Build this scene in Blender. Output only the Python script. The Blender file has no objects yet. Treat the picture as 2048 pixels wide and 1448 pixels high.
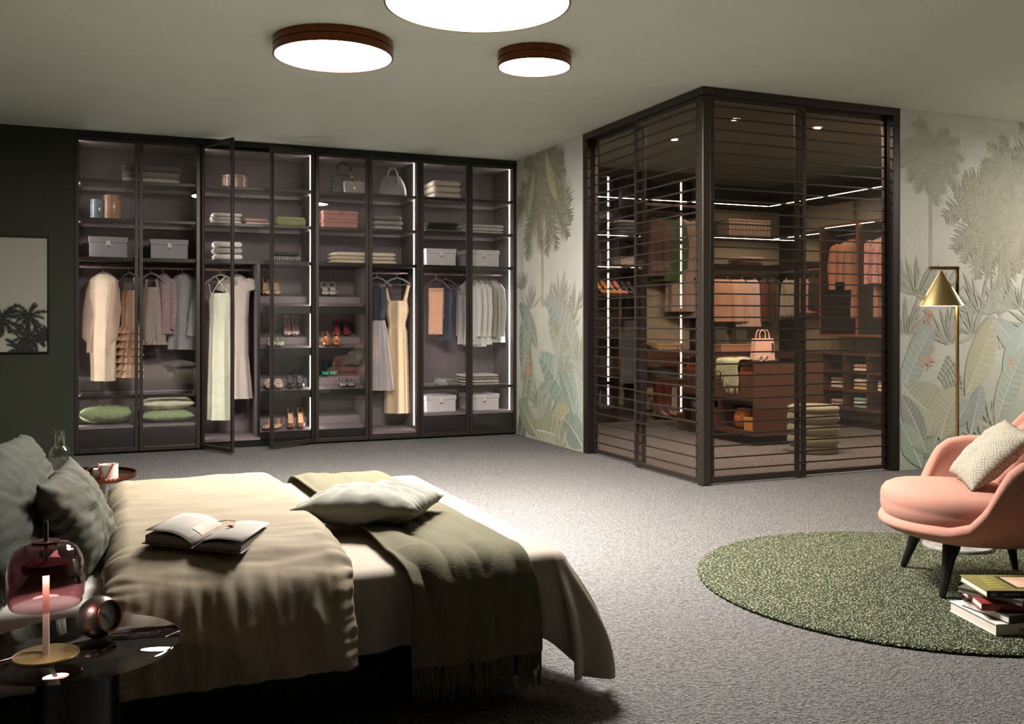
import bpy, bmesh, math, random
from math import sin, cos, pi, radians, sqrt
from mathutils import Vector, noise as mnoise

C = bpy.context.scene.collection
SC = bpy.context.scene

# ------------------------------------------------------------------ camera
FPX, HY, TH, CAMH = 1882.585, 644.653, 0.3963576, 1.10603
cam_data = bpy.data.cameras.new('camera')
cam = bpy.data.objects.new('camera', cam_data); C.objects.link(cam)
cam.location = (0, 0, CAMH)
cam.rotation_euler = (pi / 2, 0, -TH)
cam_data.sensor_width = 36.0
cam_data.lens = 36.0 * FPX / 2048.0
cam_data.shift_y = -(724.0 - HY) / 2048.0
cam_data.clip_start = 0.05; cam_data.clip_end = 100
SC.camera = cam

# ------------------------------------------------------------------ world, exposure
W = bpy.data.worlds.new('world'); SC.world = W; W.use_nodes = True
W.node_tree.nodes['Background'].inputs[0].default_value = (0.55, 0.58, 0.6, 1)
W.node_tree.nodes['Background'].inputs[1].default_value = 0.0
vs = SC.view_settings
vs.view_transform = 'Standard'; vs.look = 'None'; vs.gamma = 1.0; vs.use_curve_mapping = False
vs.exposure = 0.0
SC.cycles.transparent_max_bounces = 24
SC.cycles.max_bounces = 8
SC.cycles.diffuse_bounces = 4
SC.cycles.glossy_bounces = 4
SC.cycles.sample_clamp_indirect = 4.0
SC.cycles.caustics_reflective = False
SC.cycles.caustics_refractive = False

# lamp strengths (each is used by the lamp that it belongs to)
E_CEIL = 115.0       # round ceiling lamps: glow of the diffuser
E_BEAM = 115.0      # and the beam that leaves it downwards, W per square metre of lamp
E_LED = 24.0         # strips in the wardrobe
E_CLOSET = 26.0      # strips in the walk-in closet
E_DOWN = 8000.0       # closet downlights
E_FLOORLAMP = 260.0
E_TABLELAMP = 60.0

_s, _c = sin(TH), cos(TH)
def _ray(u, v):
    a = (u - 1024) / FPX; b = -(v - HY) / FPX
    return (_c * a + _s, -_s * a + _c, b)
def PZ(u, v, z):
    r = _ray(u, v); t = (z - CAMH) / r[2]; return (r[0] * t, r[1] * t, z)
def PY(u, v, Y):
    r = _ray(u, v); t = Y / r[1]; return (r[0] * t, Y, CAMH + r[2] * t)
def PX(u, v, X):
    r = _ray(u, v); t = X / r[0]; return (X, r[1] * t, CAMH + r[2] * t)

# ------------------------------------------------------------------ materials
def lin(c):
    if isinstance(c, str):
        c = c.lstrip('#'); c = [int(c[i:i + 2], 16) / 255 for i in (0, 2, 4)]
        return tuple(x / 12.92 if x <= 0.04045 else ((x + 0.055) / 1.055) ** 2.4 for x in c)
    return tuple(c)

class NT:
    def __init__(s, name):
        s.m = bpy.data.materials.new(name); s.m.use_nodes = True
        s.n = s.m.node_tree.nodes; s.l = s.m.node_tree.links; s.n.clear()
        s.out = s.n.new('ShaderNodeOutputMaterial')
    def add(s, t, **k):
        n = s.n.new(t)
        for a, b in k.items():
            if a.startswith('i_'):
                key = a[2:]
                key = int(key) if key.isdigit() else key.replace('_', ' ')
                n.inputs[key].default_value = b
            else: setattr(n, a, b)
        return n
    def link(s, a, b): s.l.new(a, b)

MATS = {}
def mat(name, col, rough=0.7, metal=0.0, var=0.12, nscale=30.0, bump=0.0, bscale=200.0, sheen=0.0, kind='noise',
        col2=None, spec=0.5, trans=0.0, stretch=None, alpha=1.0, emit=0.0, coat=0.0):
    t = NT(name); base = lin(col)
    p = t.add('ShaderNodeBsdfPrincipled'); p.inputs['Roughness'].default_value = rough
    p.inputs['Metallic'].default_value = metal; p.inputs['Specular IOR Level'].default_value = spec
    if sheen: p.inputs['Sheen Weight'].default_value = sheen; p.inputs['Sheen Roughness'].default_value = 0.4
    if trans: p.inputs['Transmission Weight'].default_value = trans
    if alpha < 1: p.inputs['Alpha'].default_value = alpha
    if coat: p.inputs['Coat Weight'].default_value = coat; p.inputs['Coat Roughness'].default_value = 0.12
    tc = t.add('ShaderNodeTexCoord'); co = tc.outputs['Object']
    if stretch:
        mp = t.add('ShaderNodeMapping'); mp.inputs['Scale'].default_value = stretch
        t.link(co, mp.inputs['Vector']); co = mp.outputs['Vector']
    if kind in ('noise', 'wood'):
        tx = t.add('ShaderNodeTexNoise', i_Scale=nscale, i_Detail=4.0, i_Roughness=0.6); fac = tx.outputs['Fac']
    elif kind == 'check':
        tx = t.add('ShaderNodeTexBrick', i_Scale=nscale); fac = tx.outputs['Fac']
    elif kind == 'dots':
        tx = t.add('ShaderNodeTexVoronoi', i_Scale=nscale); fac = tx.outputs['Distance']
    elif kind == 'wave':
        tx = t.add('ShaderNodeTexWave', i_Scale=nscale, i_Distortion=3.0, i_Detail=2.0); fac = tx.outputs['Fac']
    elif kind == 'plaid':
        a = t.add('ShaderNodeTexWave', i_Scale=nscale); a.bands_direction = 'X'
        b = t.add('ShaderNodeTexWave', i_Scale=nscale); b.bands_direction = 'Z'
        t.link(co, a.inputs['Vector']); t.link(co, b.inputs['Vector'])
        mx = t.add('ShaderNodeMath', operation='MAXIMUM'); t.link(a.outputs['Fac'], mx.inputs[0]); t.link(b.outputs['Fac'], mx.inputs[1])
        pw = t.add('ShaderNodeMath', operation='POWER', i_1=6.0); t.link(mx.outputs[0], pw.inputs[0])
        tx = None; fac = pw.outputs[0]
    if tx is not None: t.link(co, tx.inputs['Vector'])
    ramp = t.add('ShaderNodeValToRGB'); e = ramp.color_ramp.elements
    if col2 is not None:
        c2 = lin(col2); lo, hi = base, c2
    else:
        lo = tuple(max(0, x * (1 - var)) for x in base); hi = tuple(min(1, x * (1 + var)) for x in base)
    e[0].color = (*lo, 1); e[1].color = (*hi, 1)
    if kind == 'noise' or kind == 'wood': e[0].position = 0.3; e[1].position = 0.7
    if kind == 'dots': e[0].position = 0.22; e[1].position = 0.34
    t.link(fac, ramp.inputs['Fac']); t.link(ramp.outputs['Color'], p.inputs['Base Color'])
    if emit:
        t.link(ramp.outputs['Color'], p.inputs['Emission Color']); p.inputs['Emission Strength'].default_value = emit
    if bump:
        nb = t.add('ShaderNodeTexNoise', i_Scale=bscale, i_Detail=3.0); t.link(tc.outputs['Object'], nb.inputs['Vector'])
        bp = t.add('ShaderNodeBump', i_Strength=min(1.0, bump), i_Distance=0.004); t.link(nb.outputs['Fac'], bp.inputs['Height'])
        t.link(bp.outputs['Normal'], p.inputs['Normal'])
    t.link(p.outputs['BSDF'], t.out.inputs['Surface'])
    MATS[name] = t.m
    return t.m

def emission(name, col, strength):
    t = NT(name); e = t.add('ShaderNodeEmission'); e.inputs[0].default_value = (*lin(col), 1); e.inputs[1].default_value = strength
    t.link(e.outputs[0], t.out.inputs['Surface']); MATS[name] = t.m; return t.m

def sheet_glass(name, tint, rough=0.0, ior=1.5, refl=1.0):
    """flat pane: light goes straight through, tinted, with a Fresnel reflection"""
    t = NT(name); tr = t.add('ShaderNodeBsdfTransparent'); tr.inputs[0].default_value = (*tint, 1)
    gl = t.add('ShaderNodeBsdfGlossy'); gl.inputs['Roughness'].default_value = rough; gl.inputs[0].default_value = (1, 1, 1, 1)
    fr = t.add('ShaderNodeFresnel', i_IOR=ior); mu = t.add('ShaderNodeMath', operation='MULTIPLY', i_1=refl)
    ge = t.add('ShaderNodeNewGeometry'); io = t.add('ShaderNodeMath', operation='MULTIPLY_ADD', i_1=1 / ior - ior, i_2=ior)
    t.link(ge.outputs['Backfacing'], io.inputs[0]); t.link(io.outputs[0], fr.inputs['IOR'])    # same reflectance on both sides of the thin sheet
    mx = t.add('ShaderNodeMixShader'); t.link(fr.outputs[0], mu.inputs[0]); t.link(mu.outputs[0], mx.inputs[0])
    t.link(tr.outputs[0], mx.inputs[1]); t.link(gl.outputs[0], mx.inputs[2]); t.link(mx.outputs[0], t.out.inputs['Surface'])
    MATS[name] = t.m; return t.m

def sheer(name, col, opacity=0.6, rough=0.8):
    t = NT(name); tr = t.add('ShaderNodeBsdfTransparent'); d = t.add('ShaderNodeBsdfDiffuse'); tl = t.add('ShaderNodeBsdfTranslucent')
    tc = t.add('ShaderNodeTexCoord'); nz = t.add('ShaderNodeTexNoise', i_Scale=14.0); t.link(tc.outputs['Object'], nz.inputs['Vector'])
    rp = t.add('ShaderNodeValToRGB'); b = lin(col)
    rp.color_ramp.elements[0].color = (*[x * .85 for x in b], 1); rp.color_ramp.elements[1].color = (*[min(1, x * 1.1) for x in b], 1)
    t.link(nz.outputs['Fac'], rp.inputs['Fac']); t.link(rp.outputs[0], d.inputs[0]); t.link(rp.outputs[0], tl.inputs[0])
    m1 = t.add('ShaderNodeMixShader', i_0=0.35); t.link(d.outputs[0], m1.inputs[1]); t.link(tl.outputs[0], m1.inputs[2])
    m2 = t.add('ShaderNodeMixShader', i_0=opacity); t.link(tr.outputs[0], m2.inputs[1]); t.link(m1.outputs[0], m2.inputs[2])
    t.link(m2.outputs[0], t.out.inputs['Surface']); MATS[name] = t.m; return t.m

# ------------------------------------------------------------------ mesh builder
class G:
    def __init__(s): s.v = []; s.f = []; s.fm = []; s.cur = 0
    def mat(s, i): s.cur = i; return s
    def face(s, *ix): s.f.append(tuple(ix)); s.fm.append(s.cur)
    def box(s, x0, x1, y0, y1, z0, z1):
        if x0 > x1: x0, x1 = x1, x0
        if y0 > y1: y0, y1 = y1, y0
        if z0 > z1: z0, z1 = z1, z0
        b = len(s.v)
        s.v += [(x0, y0, z0), (x1, y0, z0), (x1, y1, z0), (x0, y1, z0), (x0, y0, z1), (x1, y0, z1), (x1, y1, z1), (x0, y1, z1)]
        for q in ((0, 3, 2, 1), (4, 5, 6, 7), (0, 1, 5, 4), (1, 2, 6, 5), (2, 3, 7, 6), (3, 0, 4, 7)): s.face(*[b + i for i in q])
        return s
    def rings(s, rings, closed=True, cap0=False, cap1=False, loop=False):
        b = len(s.v); n = len(rings[0]); m = len(rings)
        for r in rings: s.v += [tuple(p) for p in r]
        for j in range(m if loop else m - 1):
            j2 = (j + 1) % m
            for i in range(n if closed else n - 1):
                i2 = (i + 1) % n
                s.face(b + j * n + i, b + j * n + i2, b + j2 * n + i2, b + j2 * n + i)
        if cap0: s.face(*[b + i for i in reversed(range(n))])
        if cap1: s.face(*[b + (m - 1) * n + i for i in range(n)])
        return s
    def lathe(s, prof, n=24, cx=0, cy=0, cap0=True, cap1=True, sx=1, sy=1):
        rr = [[(cx + r * sx * cos(2 * pi * i / n), cy + r * sy * sin(2 * pi * i / n), z) for i in range(n)] for r, z in prof]
        return s.rings(rr, True, cap0, cap1)
    def tube(s, pts, rad, n=8, caps=True, flat=1.0):
        pts = [Vector(p) for p in pts]; m = len(pts)
        if not hasattr(rad, '__len__'): rad = [rad] * m
        rr = []; ref = None
        for k in range(m):
            t = (pts[min(k + 1, m - 1)] - pts[max(k - 1, 0)])
            if t.length < 1e-9: t = Vector((0, 0, 1))
            t.normalize()
            if ref is None:
                ref = Vector((1, 0, 0)) if abs(t.x) < .9 else Vector((0, 1, 0))
            ref = (ref - t * ref.dot(t))
            if ref.length < 1e-6: ref = Vector((0, 1, 0)) - t * t.y
            ref.normalize(); bi = t.cross(ref)
            rr.append([pts[k] + (ref * cos(2 * pi * i / n) + bi * sin(2 * pi * i / n) * flat) * rad[k] for i in range(n)])
        return s.rings(rr, True, caps, caps)
    def grid(s, nx, ny, fn, flip=False):
        b = len(s.v)
        for j in range(ny + 1):
            for i in range(nx + 1): s.v.append(tuple(fn(i / nx, j / ny)))
        for j in range(ny):
            for i in range(nx):
                q = (b + j * (nx + 1) + i, b + j * (nx + 1) + i + 1, b + (j + 1) * (nx + 1) + i + 1, b + (j + 1) * (nx + 1) + i)
                s.face(*(q[::-1] if flip else q))
        return s
    def prism(s, pts, a, b_, axis='y'):
        """extrude a 2D polygon (first, second of the two other axes) between a and b_ along axis"""
        def P(p, t): return {'y': (p[0], t, p[1]), 'x': (t, p[0], p[1]), 'z': (p[0], p[1], t)}[axis]
        return s.rings([[P(p, a) for p in pts], [P(p, b_) for p in pts]], True, True, True)
    def add(s, g, mx=None):
        b = len(s.v)
        for p in g.v: s.v.append(tuple(mx @ Vector(p)) if mx is not None else p)
        for q, m in zip(g.f, g.fm): s.f.append(tuple(b + i for i in q)); s.fm.append(m)
        return s
    def build(s, name, mats, parent=None, loc=(0, 0, 0), rot=(0, 0, 0), smooth=None, bevel=0.0, seg=2, sub=0, solid=0.0, recalc=True):
        me = bpy.data.meshes.new(name); me.from_pydata(s.v, [], s.f)
        if not isinstance(mats, (list, tuple)): mats = [mats]
        for m in mats: me.materials.append(m)
        if len(mats) > 1: me.polygons.foreach_set('material_index', s.fm)
        if recalc:
            bm = bmesh.new(); bm.from_mesh(me); bmesh.ops.recalc_face_normals(bm, faces=bm.faces); bm.to_mesh(me); bm.free()
        me.update()
        if smooth is not None:
            me.polygons.foreach_set('use_smooth', [True] * len(me.polygons))
            if smooth < 179: me.set_sharp_from_angle(angle=radians(smooth))
        return place(name, me, parent, loc, rot, bevel, seg, sub, solid)

def place(name, me, parent=None, loc=(0, 0, 0), rot=(0, 0, 0), bevel=0.0, seg=2, sub=0, solid=0.0):
    o = bpy.data.objects.new(name, me); C.objects.link(o)
    o.location = loc; o.rotation_euler = rot
    if parent is not None: o.parent = parent
    if solid:
        md = o.modifiers.new('thick', 'SOLIDIFY'); md.thickness = solid; md.offset = 0
    if bevel:
        md = o.modifiers.new('edge', 'BEVEL'); md.width = bevel; md.segments = seg; md.limit_method = 'ANGLE'; md.angle_limit = radians(40)
    if sub:
        md = o.modifiers.new('smooth', 'SUBSURF'); md.levels = sub; md.render_levels = sub
    return o

def tag(o, label, cat, group=None, kind=None):
    o['label'] = label; o['category'] = cat
    if group: o['group'] = group
    if kind: o['kind'] = kind
    return o
def thing(name, label, cat, loc=(0, 0, 0), rz=0.0, group=None, kind=None, rot=None):
    o = bpy.data.objects.new(name, None); C.objects.link(o); o.empty_display_size = 0.05
    o.location = loc; o.rotation_euler = rot if rot else (0, 0, rz)
    return tag(o, label, cat, group, kind)
def struct(name, g, m, label, cat='room', smooth=None, **k):
    o = g.build(name, m, smooth=smooth, **k); o['kind'] = 'structure'; o['label'] = label; o['category'] = cat; return o
def dup(root, loc=None, rz=None, label=None, group=None):
    r = root.copy(); C.objects.link(r)
    if loc is not None: r.location = loc
    if rz is not None: r.rotation_euler = (root.rotation_euler[0], root.rotation_euler[1], rz)
    if label: r['label'] = label
    if group: r['group'] = group
    for ch in list(root.children):
        c = ch.copy(); C.objects.link(c); c.parent = r
        for g in list(ch.children):
            d = g.copy(); C.objects.link(d); d.parent = c
    return r
def lerp(a, b, t): return a + (b - a) * t
def sstep(t): t = max(0, min(1, t)); return t * t * (3 - 2 * t)
def nz(x, y=0.0, z=0.0): return mnoise.noise((x, y, z))
def interp(tab, t):
    """piecewise smooth interpolation of rows (t, a, b, ...)"""
    if t <= tab[0][0]: return list(tab[0][1:])
    for r0, r1 in zip(tab, tab[1:]):
        if t <= r1[0]:
            k = (t - r0[0]) / (r1[0] - r0[0])
            return [lerp(a, b, k) for a, b in zip(r0[1:], r1[1:])]
    return list(tab[-1][1:])
# ------------------------------------------------------------------ shared materials
M_CEIL = mat('ceiling_paint', '#d8dfd0', 0.9, var=0.03, nscale=3)
M_GREEN = mat('dark_green_paint', '#2a2e20', 0.85, var=0.05, nscale=4)
M_DARKWALL = mat('charcoal_paint', '#4a4a44', 0.9, var=0.05, nscale=4)
M_CLOSETWALL = mat('warm_grey_panel', '#a39c84', 0.8, var=0.05, nscale=4)
M_FRAME = mat('bronze_black_metal', '#2c2724', 0.4, metal=0.6, var=0.1, nscale=60)
M_FRAME2 = mat('brown_anodised_metal', '#3d3631', 0.38, metal=0.55, var=0.08, nscale=60)
M_BLACK = mat('black_lacquer', '#0e0d0d', 0.35, var=0.1, nscale=40)
M_MAUVE = mat('mauve_linen_board', '#7b7071', 0.8, var=0.16, nscale=12, kind='noise', stretch=(55, 55, 0.6), bump=0.15, bscale=400)
M_MAUVE_SH = mat('mauve_linen_shelf', '#7c7071', 0.7, var=0.1, nscale=40, stretch=(1, 30, 1))
M_DRAWER = mat('dark_oak_drawer', '#1f1b1a', 0.4, var=0.3, nscale=6, stretch=(1, 1, 14))
M_ALU = mat('satin_aluminium', '#b9aeae', 0.35, metal=0.25, var=0.05, nscale=80)
M_ROD = mat('brushed_rose_rail', '#a88f8b', 0.35, metal=0.7, var=0.05, nscale=80)
M_LED = emission('led_strip', '#fff6f0', E_LED)
M_GLASS = sheet_glass('clear_door_glass', (0.95, 0.945, 0.945), ior=1.48, refl=0.8)
M_SHELFGLASS = sheet_glass('shelf_glass', (0.93, 0.94, 0.93), ior=1.45)
M_BRONZEGLASS = sheet_glass('bronze_tinted_glass', (0.80, 0.74, 0.69), ior=1.5)
M_SMOKEGLASS = sheet_glass('smoked_table_glass', (0.46, 0.42, 0.40), ior=1.33)
M_BRASS = mat('brushed_brass', '#b29a6c', 0.32, metal=1.0, var=0.08, nscale=90, stretch=(1, 1, 20))
M_BRONZE = mat('antique_copper', '#6a3d25', 0.3, metal=0.9, var=0.15, nscale=30)
M_STEEL = mat('polished_steel', '#b4b2ae', 0.15, metal=1.0, var=0.04)
M_GUN = mat('gunmetal', '#6a6261', 0.32, metal=0.9, var=0.08)
M_WOODBLK = mat('black_stained_wood', '#0f0e0e', 0.45, var=0.25, nscale=8, stretch=(10, 10, 1))
M_PAPER = mat('book_paper', '#8d867f', 0.85, var=0.06, nscale=200)
M_WHITE = mat('white_satin', '#e6e1dc', 0.6, var=0.04)
# ------------------------------------------------------------------ the room
H = 2.7
XW, YB, XS, YC, YE, XE = -0.334, 8.56, 3.633, 5.353, 7.129, 5.376
DW = (XS - XW) / 8

def carpet_material():
    t = NT('cut_pile_carpet'); p = t.add('ShaderNodeBsdfPrincipled'); p.inputs['Roughness'].default_value = 1.0
    p.inputs['Specular IOR Level'].default_value = 0.1; p.inputs['Sheen Weight'].default_value = 0.25
    tc = t.add('ShaderNodeTexCoord')
    n1 = t.add('ShaderNodeTexNoise', i_Scale=190.0, i_Detail=3.0, i_Roughness=0.75); n2 = t.add('ShaderNodeTexNoise', i_Scale=46.0, i_Detail=2.0)
    vo = t.add('ShaderNodeTexVoronoi', i_Scale=105.0)
    for n in (n1, n2, vo): t.link(tc.outputs['Object'], n.inputs['Vector'])
    a = t.add('ShaderNodeMath', operation='MULTIPLY_ADD', i_1=0.85); t.link(n2.outputs['Fac'], a.inputs[0]); t.link(n1.outputs['Fac'], a.inputs[2])
    b = t.add('ShaderNodeMath', operation='SUBTRACT'); t.link(a.outputs[0], b.inputs[0]); t.link(vo.outputs['Distance'], b.inputs[1])
    rp = t.add('ShaderNodeValToRGB'); e = rp.color_ramp.elements
    e[0].position = 0.12; e[1].position = 0.85
    e[0].color = (*lin('#544f4d'), 1); e[1].color = (*lin('#938c88'), 1)
    t.link(b.outputs[0], rp.inputs['Fac']); t.link(rp.outputs[0], p.inputs['Base Color'])
    bp = t.add('ShaderNodeBump', i_Strength=1.0, i_Distance=0.026); t.link(b.outputs[0], bp.inputs['Height']); t.link(bp.outputs[0], p.inputs['Normal'])
    t.link(p.outputs[0], t.out.inputs['Surface']); return t.m
M_CARPET = carpet_material()
struct('floor', G().box(-1.45, 7.8, -2.1, 9.7, -0.1, 0), M_CARPET, 'taupe cut-pile carpet covering the whole bedroom floor', 'floor')
struct('ceiling', G().box(-1.45, 7.8, -2.1, 9.7, H, H + 0.1), M_CEIL, 'plain sage grey painted ceiling', 'ceiling')
struct('wall_left', G().box(-1.45, -1.35, -2, 8.56, 0, H), M_GREEN, 'dark green wall behind the bed head', 'wall')
struct('wall_rear', G().box(-1.45, 7.8, -2.1, -2, 0, H), M_GREEN, 'dark green wall facing the wardrobe', 'wall')
struct('wall_right', G().box(7.7, 7.8, -2, 9.7, 0, H), mat('pale_bounce_wall', '#cfcbbd', .9, var=.06, nscale=3), 'unseen end wall beyond the armchair, made pale to bounce light', 'wall')  # unseen wall, pale tone chosen to bounce light onto the palm mural
g = G().box(-1.45, XW, YB, YB + 0.1, 0, H).box(XW - 0.1, XW, YB + .1, 9.3, 0, H)
struct('wall_back', g, M_GREEN, 'dark green wall with a framed palm picture beside the wardrobe', 'wall')
struct('wall_closet_back', G().box(XW - .1, 7.7, 9.6, 9.7, 0, H), M_CLOSETWALL, 'warm grey rear wall of the walk-in closet', 'wall')

M_CLCEIL = mat('closet_ceiling_dimming', '#5e5a50', .9, var=.04)
struct('ceiling_closet_dim_sheet', G().box(XS + .13, 7.69, YC + .13, 9.59, H - .003, H - .0005), M_CLCEIL, 'added dark sheet that dims the walk-in closet ceiling', 'ceiling')  # added sheet; dark colour stands in for dimmer light on the continuous ceiling

# murals: the wallpaper print is flat shapes with a colour attribute
def print_material():
    t = NT('printed_wallpaper'); p = t.add('ShaderNodeBsdfPrincipled'); p.inputs['Roughness'].default_value = 0.85
    at = t.add('ShaderNodeVertexColor'); at.layer_name = 'ink'
    tc = t.add('ShaderNodeTexCoord'); w = t.add('ShaderNodeTexNoise', i_Scale=60.0, i_Detail=5.0); t.link(tc.outputs['Object'], w.inputs['Vector'])
    mr = t.add('ShaderNodeMapRange'); mr.inputs['To Min'].default_value = 0.86; mr.inputs['To Max'].default_value = 1.12; t.link(w.outputs['Fac'], mr.inputs['Value'])
    mx = t.add('ShaderNodeVectorMath', operation='SCALE'); t.link(at.outputs['Color'], mx.inputs[0]); t.link(mr.outputs[0], mx.inputs['Scale'])
    t.link(mx.outputs[0], p.inputs['Base Color']); t.link(p.outputs[0], t.out.inputs['Surface']); return t.m
M_PRINT = print_material()

class Mural:
    def __init__(s, P, seed): s.v = []; s.f = []; s.c = []; s.P = P; s.k = 1; s.base = 0; s.haze = None; s.R = random.Random(seed)
    def layer(s): s.k += 1
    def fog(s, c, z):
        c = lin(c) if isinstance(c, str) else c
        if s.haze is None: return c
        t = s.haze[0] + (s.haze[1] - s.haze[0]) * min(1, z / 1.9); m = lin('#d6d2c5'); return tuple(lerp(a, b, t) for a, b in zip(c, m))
    def poly(s, pts, col):
        b = len(s.v); e = 0.0004 + (0 if s.haze is None else .0012 + (len(s.f) - s.base) * 1e-6)
        col = s.fog(col, sum(p[1] for p in pts) / len(pts))
        for u, z in pts: s.v.append(s.P(u, max(0.002, min(2.698, z)), e))
        s.f.append(tuple(range(b, b + len(pts)))); s.c.append(lin(col) if isinstance(col, str) else col)
    def mixc(s, a, b, t): a = lin(a) if isinstance(a, str) else a; b = lin(b) if isinstance(b, str) else b; return tuple(lerp(x, y, t) for x, y in zip(a, b))
    def frond(s, u, z, ang, L, col, droop=0.8, wid=0.3, n=20, fog=None):
        s.layer(); R = s.R; pts = []; x, y = u, z; a = ang
        for i in range(n + 1):
            pts.append((x, y, a)); x += cos(a) * L / n; y += sin(a) * L / n
            a += (-droop / n * 1.6) * (1 if cos(ang) >= 0 else -1) * (0.4 + i / n)
        for i in range(1, n):
            x, y, a = pts[i]; t = i / n; ll = L * wid * (sin(pi * min(1, t * 0.85 + 0.12)) ** 0.7) * R.uniform(.75, 1.1)
            for sd in (-1, 1):
                b = a + sd * R.uniform(0.75, 1.0) ; w = L / n * 0.6
                c = s.mixc(col, '#d6d2c4', R.uniform(0, .25)) if R.random() < .5 else s.mixc(col, '#5f6456', R.uniform(0, .35))
                s.poly([(x - cos(a) * w, y - sin(a) * w), (x + cos(a) * w, y + sin(a) * w), (x + cos(b) * ll, y + sin(b) * ll)], c)
    def palm(s, u, z, r, col, trunk_to=None, n=13, tw=0.02, tcol=None):
        R = s.R
        if trunk_to is not None:
            s.layer(); m = 8
            for i in range(m):
                z0 = lerp(z, trunk_to, i / m); z1 = lerp(z, trunk_to, (i + 1) / m); c = s.mixc(tcol or col, '#cfcabb', i / m * .8)
                s.poly([(u - tw, z0), (u + tw, z0), (u + tw * 1.05, z1), (u - tw * 1.05, z1)], c)
        for i in range(n):
            a = radians(-60 + 300 * i / (n - 1)) + R.uniform(-.12, .12)
            s.frond(u, z, a, r * R.uniform(.8, 1.1), s.mixc(col, '#a89f6f', R.uniform(0, .45)), droop=R.uniform(.5, 1.0))
    def leaf(s, u, z, ang, L, w, col, col2, rib='#cdd3c6', bend=0.5, n=26, stripe=0.14):
        s.layer(); R = s.R; x, y, a = u, z, ang; sp = []
        for i in range(n + 1):
            sp.append((x, y, a)); x += cos(a) * L / n; y += sin(a) * L / n; a += bend / n
        for i in range(n):
            x0, y0, a0 = sp[i]; x1, y1, a1 = sp[i + 1]
            for sd, cc in ((1, col), (-1, col2)):
                def wd(t): return w * sd * (sin(pi * (t * .93 + .05)) ** .75)
                w0, w1 = wd(i / n), wd((i + 1) / n); k = 0.35 * L / n * 4
                c = s.mixc(cc, '#e2e2d4' if i % 2 else '#55605a', stripe * R.uniform(.5, 1.2))
                s.poly([(x0, y0), (x1, y1), (x1 - sin(a1) * w1 + cos(a1) * k, y1 + cos(a1) * w1 + sin(a1) * k), (x0 - sin(a0) * w0 + cos(a0) * k, y0 + cos(a0) * w0 + sin(a0) * k)], c)
        s.layer()
        for i in range(n):
            x0, y0, a0 = sp[i]; x1, y1, a1 = sp[i + 1]; q = 0.006 * (1 - i / n) + .0015
            s.poly([(x0 + sin(a0) * q, y0 - cos(a0) * q), (x1 + sin(a1) * q, y1 - cos(a1) * q), (x1 - sin(a1) * q, y1 + cos(a1) * q), (x0 - sin(a0) * q, y0 + cos(a0) * q)], rib)
    def tuft(s, u, z, r, col, n=16, up=True):
        s.layer(); R = s.R
        for i in range(n):
            a = R.uniform(.25, pi - .25); l = r * R.uniform(.5, 1); w = .08
            c = s.mixc(col, '#d2cfc0' if i % 2 else '#666b5f', R.uniform(0, .45))
            s.poly([(u + cos(a - w * 2) * l * .1, z + sin(a) * l * .05), (u + cos(a - w) * l * .6, z + sin(a - w) * l * .6), (u + cos(a) * l, z + sin(a) * l), (u + cos(a + w) * l * .6, z + sin(a + w) * l * .6)], c)
    def flower(s, u, z, r):
        s.layer(); R = s.R
        for i in range(16):
            a = R.uniform(0, 2 * pi); l = r * R.uniform(.4, 1); x = u + R.uniform(-r, r) * .3; y = z + R.uniform(-r, r) * .6
            c = s.mixc('#c9806a', '#d9a07a', R.random())
            s.poly([(x - sin(a) * r * .12, y + cos(a) * r * .12), (x + sin(a) * r * .12, y - cos(a) * r * .12), (x + cos(a) * l, y + sin(a) * l)], c)
    def ground(s, umax, fn, nu, nzz):
        for j in range(nzz):
            for i in range(nu):
                u0, u1 = umax * i / nu, umax * (i + 1) / nu; z0, z1 = H * j / nzz, H * (j + 1) / nzz
                s.poly([(u0, z0), (u1, z0), (u1, z1), (u0, z1)], fn((u0 + u1) / 2, (z0 + z1) / 2))
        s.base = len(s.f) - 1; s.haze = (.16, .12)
    def clip(s, umax):
        pass
    def build(s, name, parent):
        me = bpy.data.meshes.new(name); me.from_pydata(s.v, [], s.f); me.materials.append(M_PRINT)
        ca = me.color_attributes.new('ink', 'FLOAT_COLOR', 'CORNER'); data = []
        for q, c in zip(s.f, s.c): data += [c[0], c[1], c[2], 1.0] * len(q)
        ca.data.foreach_set('color', data)
        o = place(name, me, parent); o['kind'] = 'stuff'; return o

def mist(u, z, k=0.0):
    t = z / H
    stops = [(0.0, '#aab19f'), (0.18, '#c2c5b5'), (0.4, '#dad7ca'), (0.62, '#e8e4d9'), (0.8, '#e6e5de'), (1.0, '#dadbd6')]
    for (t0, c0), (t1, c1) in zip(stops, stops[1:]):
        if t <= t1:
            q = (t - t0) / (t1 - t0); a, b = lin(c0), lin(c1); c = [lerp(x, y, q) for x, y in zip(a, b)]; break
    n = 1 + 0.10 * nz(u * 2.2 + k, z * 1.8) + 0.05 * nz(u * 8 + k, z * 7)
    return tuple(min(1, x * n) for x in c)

wl = struct('wall_mural_side', G().box(XS, XS + 0.12, YE, 9.6, 0, H), M_CLOSETWALL, 'narrow wall with misty jungle wallpaper between wardrobe and glass closet', 'wall')
UL = YB - YE
def clampP(P, lo, hi): return lambda u, z, e: P(max(lo, min(hi, u)), z, e)
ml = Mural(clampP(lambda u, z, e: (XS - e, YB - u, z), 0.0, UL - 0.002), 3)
ml.ground(UL, lambda u, z: mist(u, z, 0), 24, 44)
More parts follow.
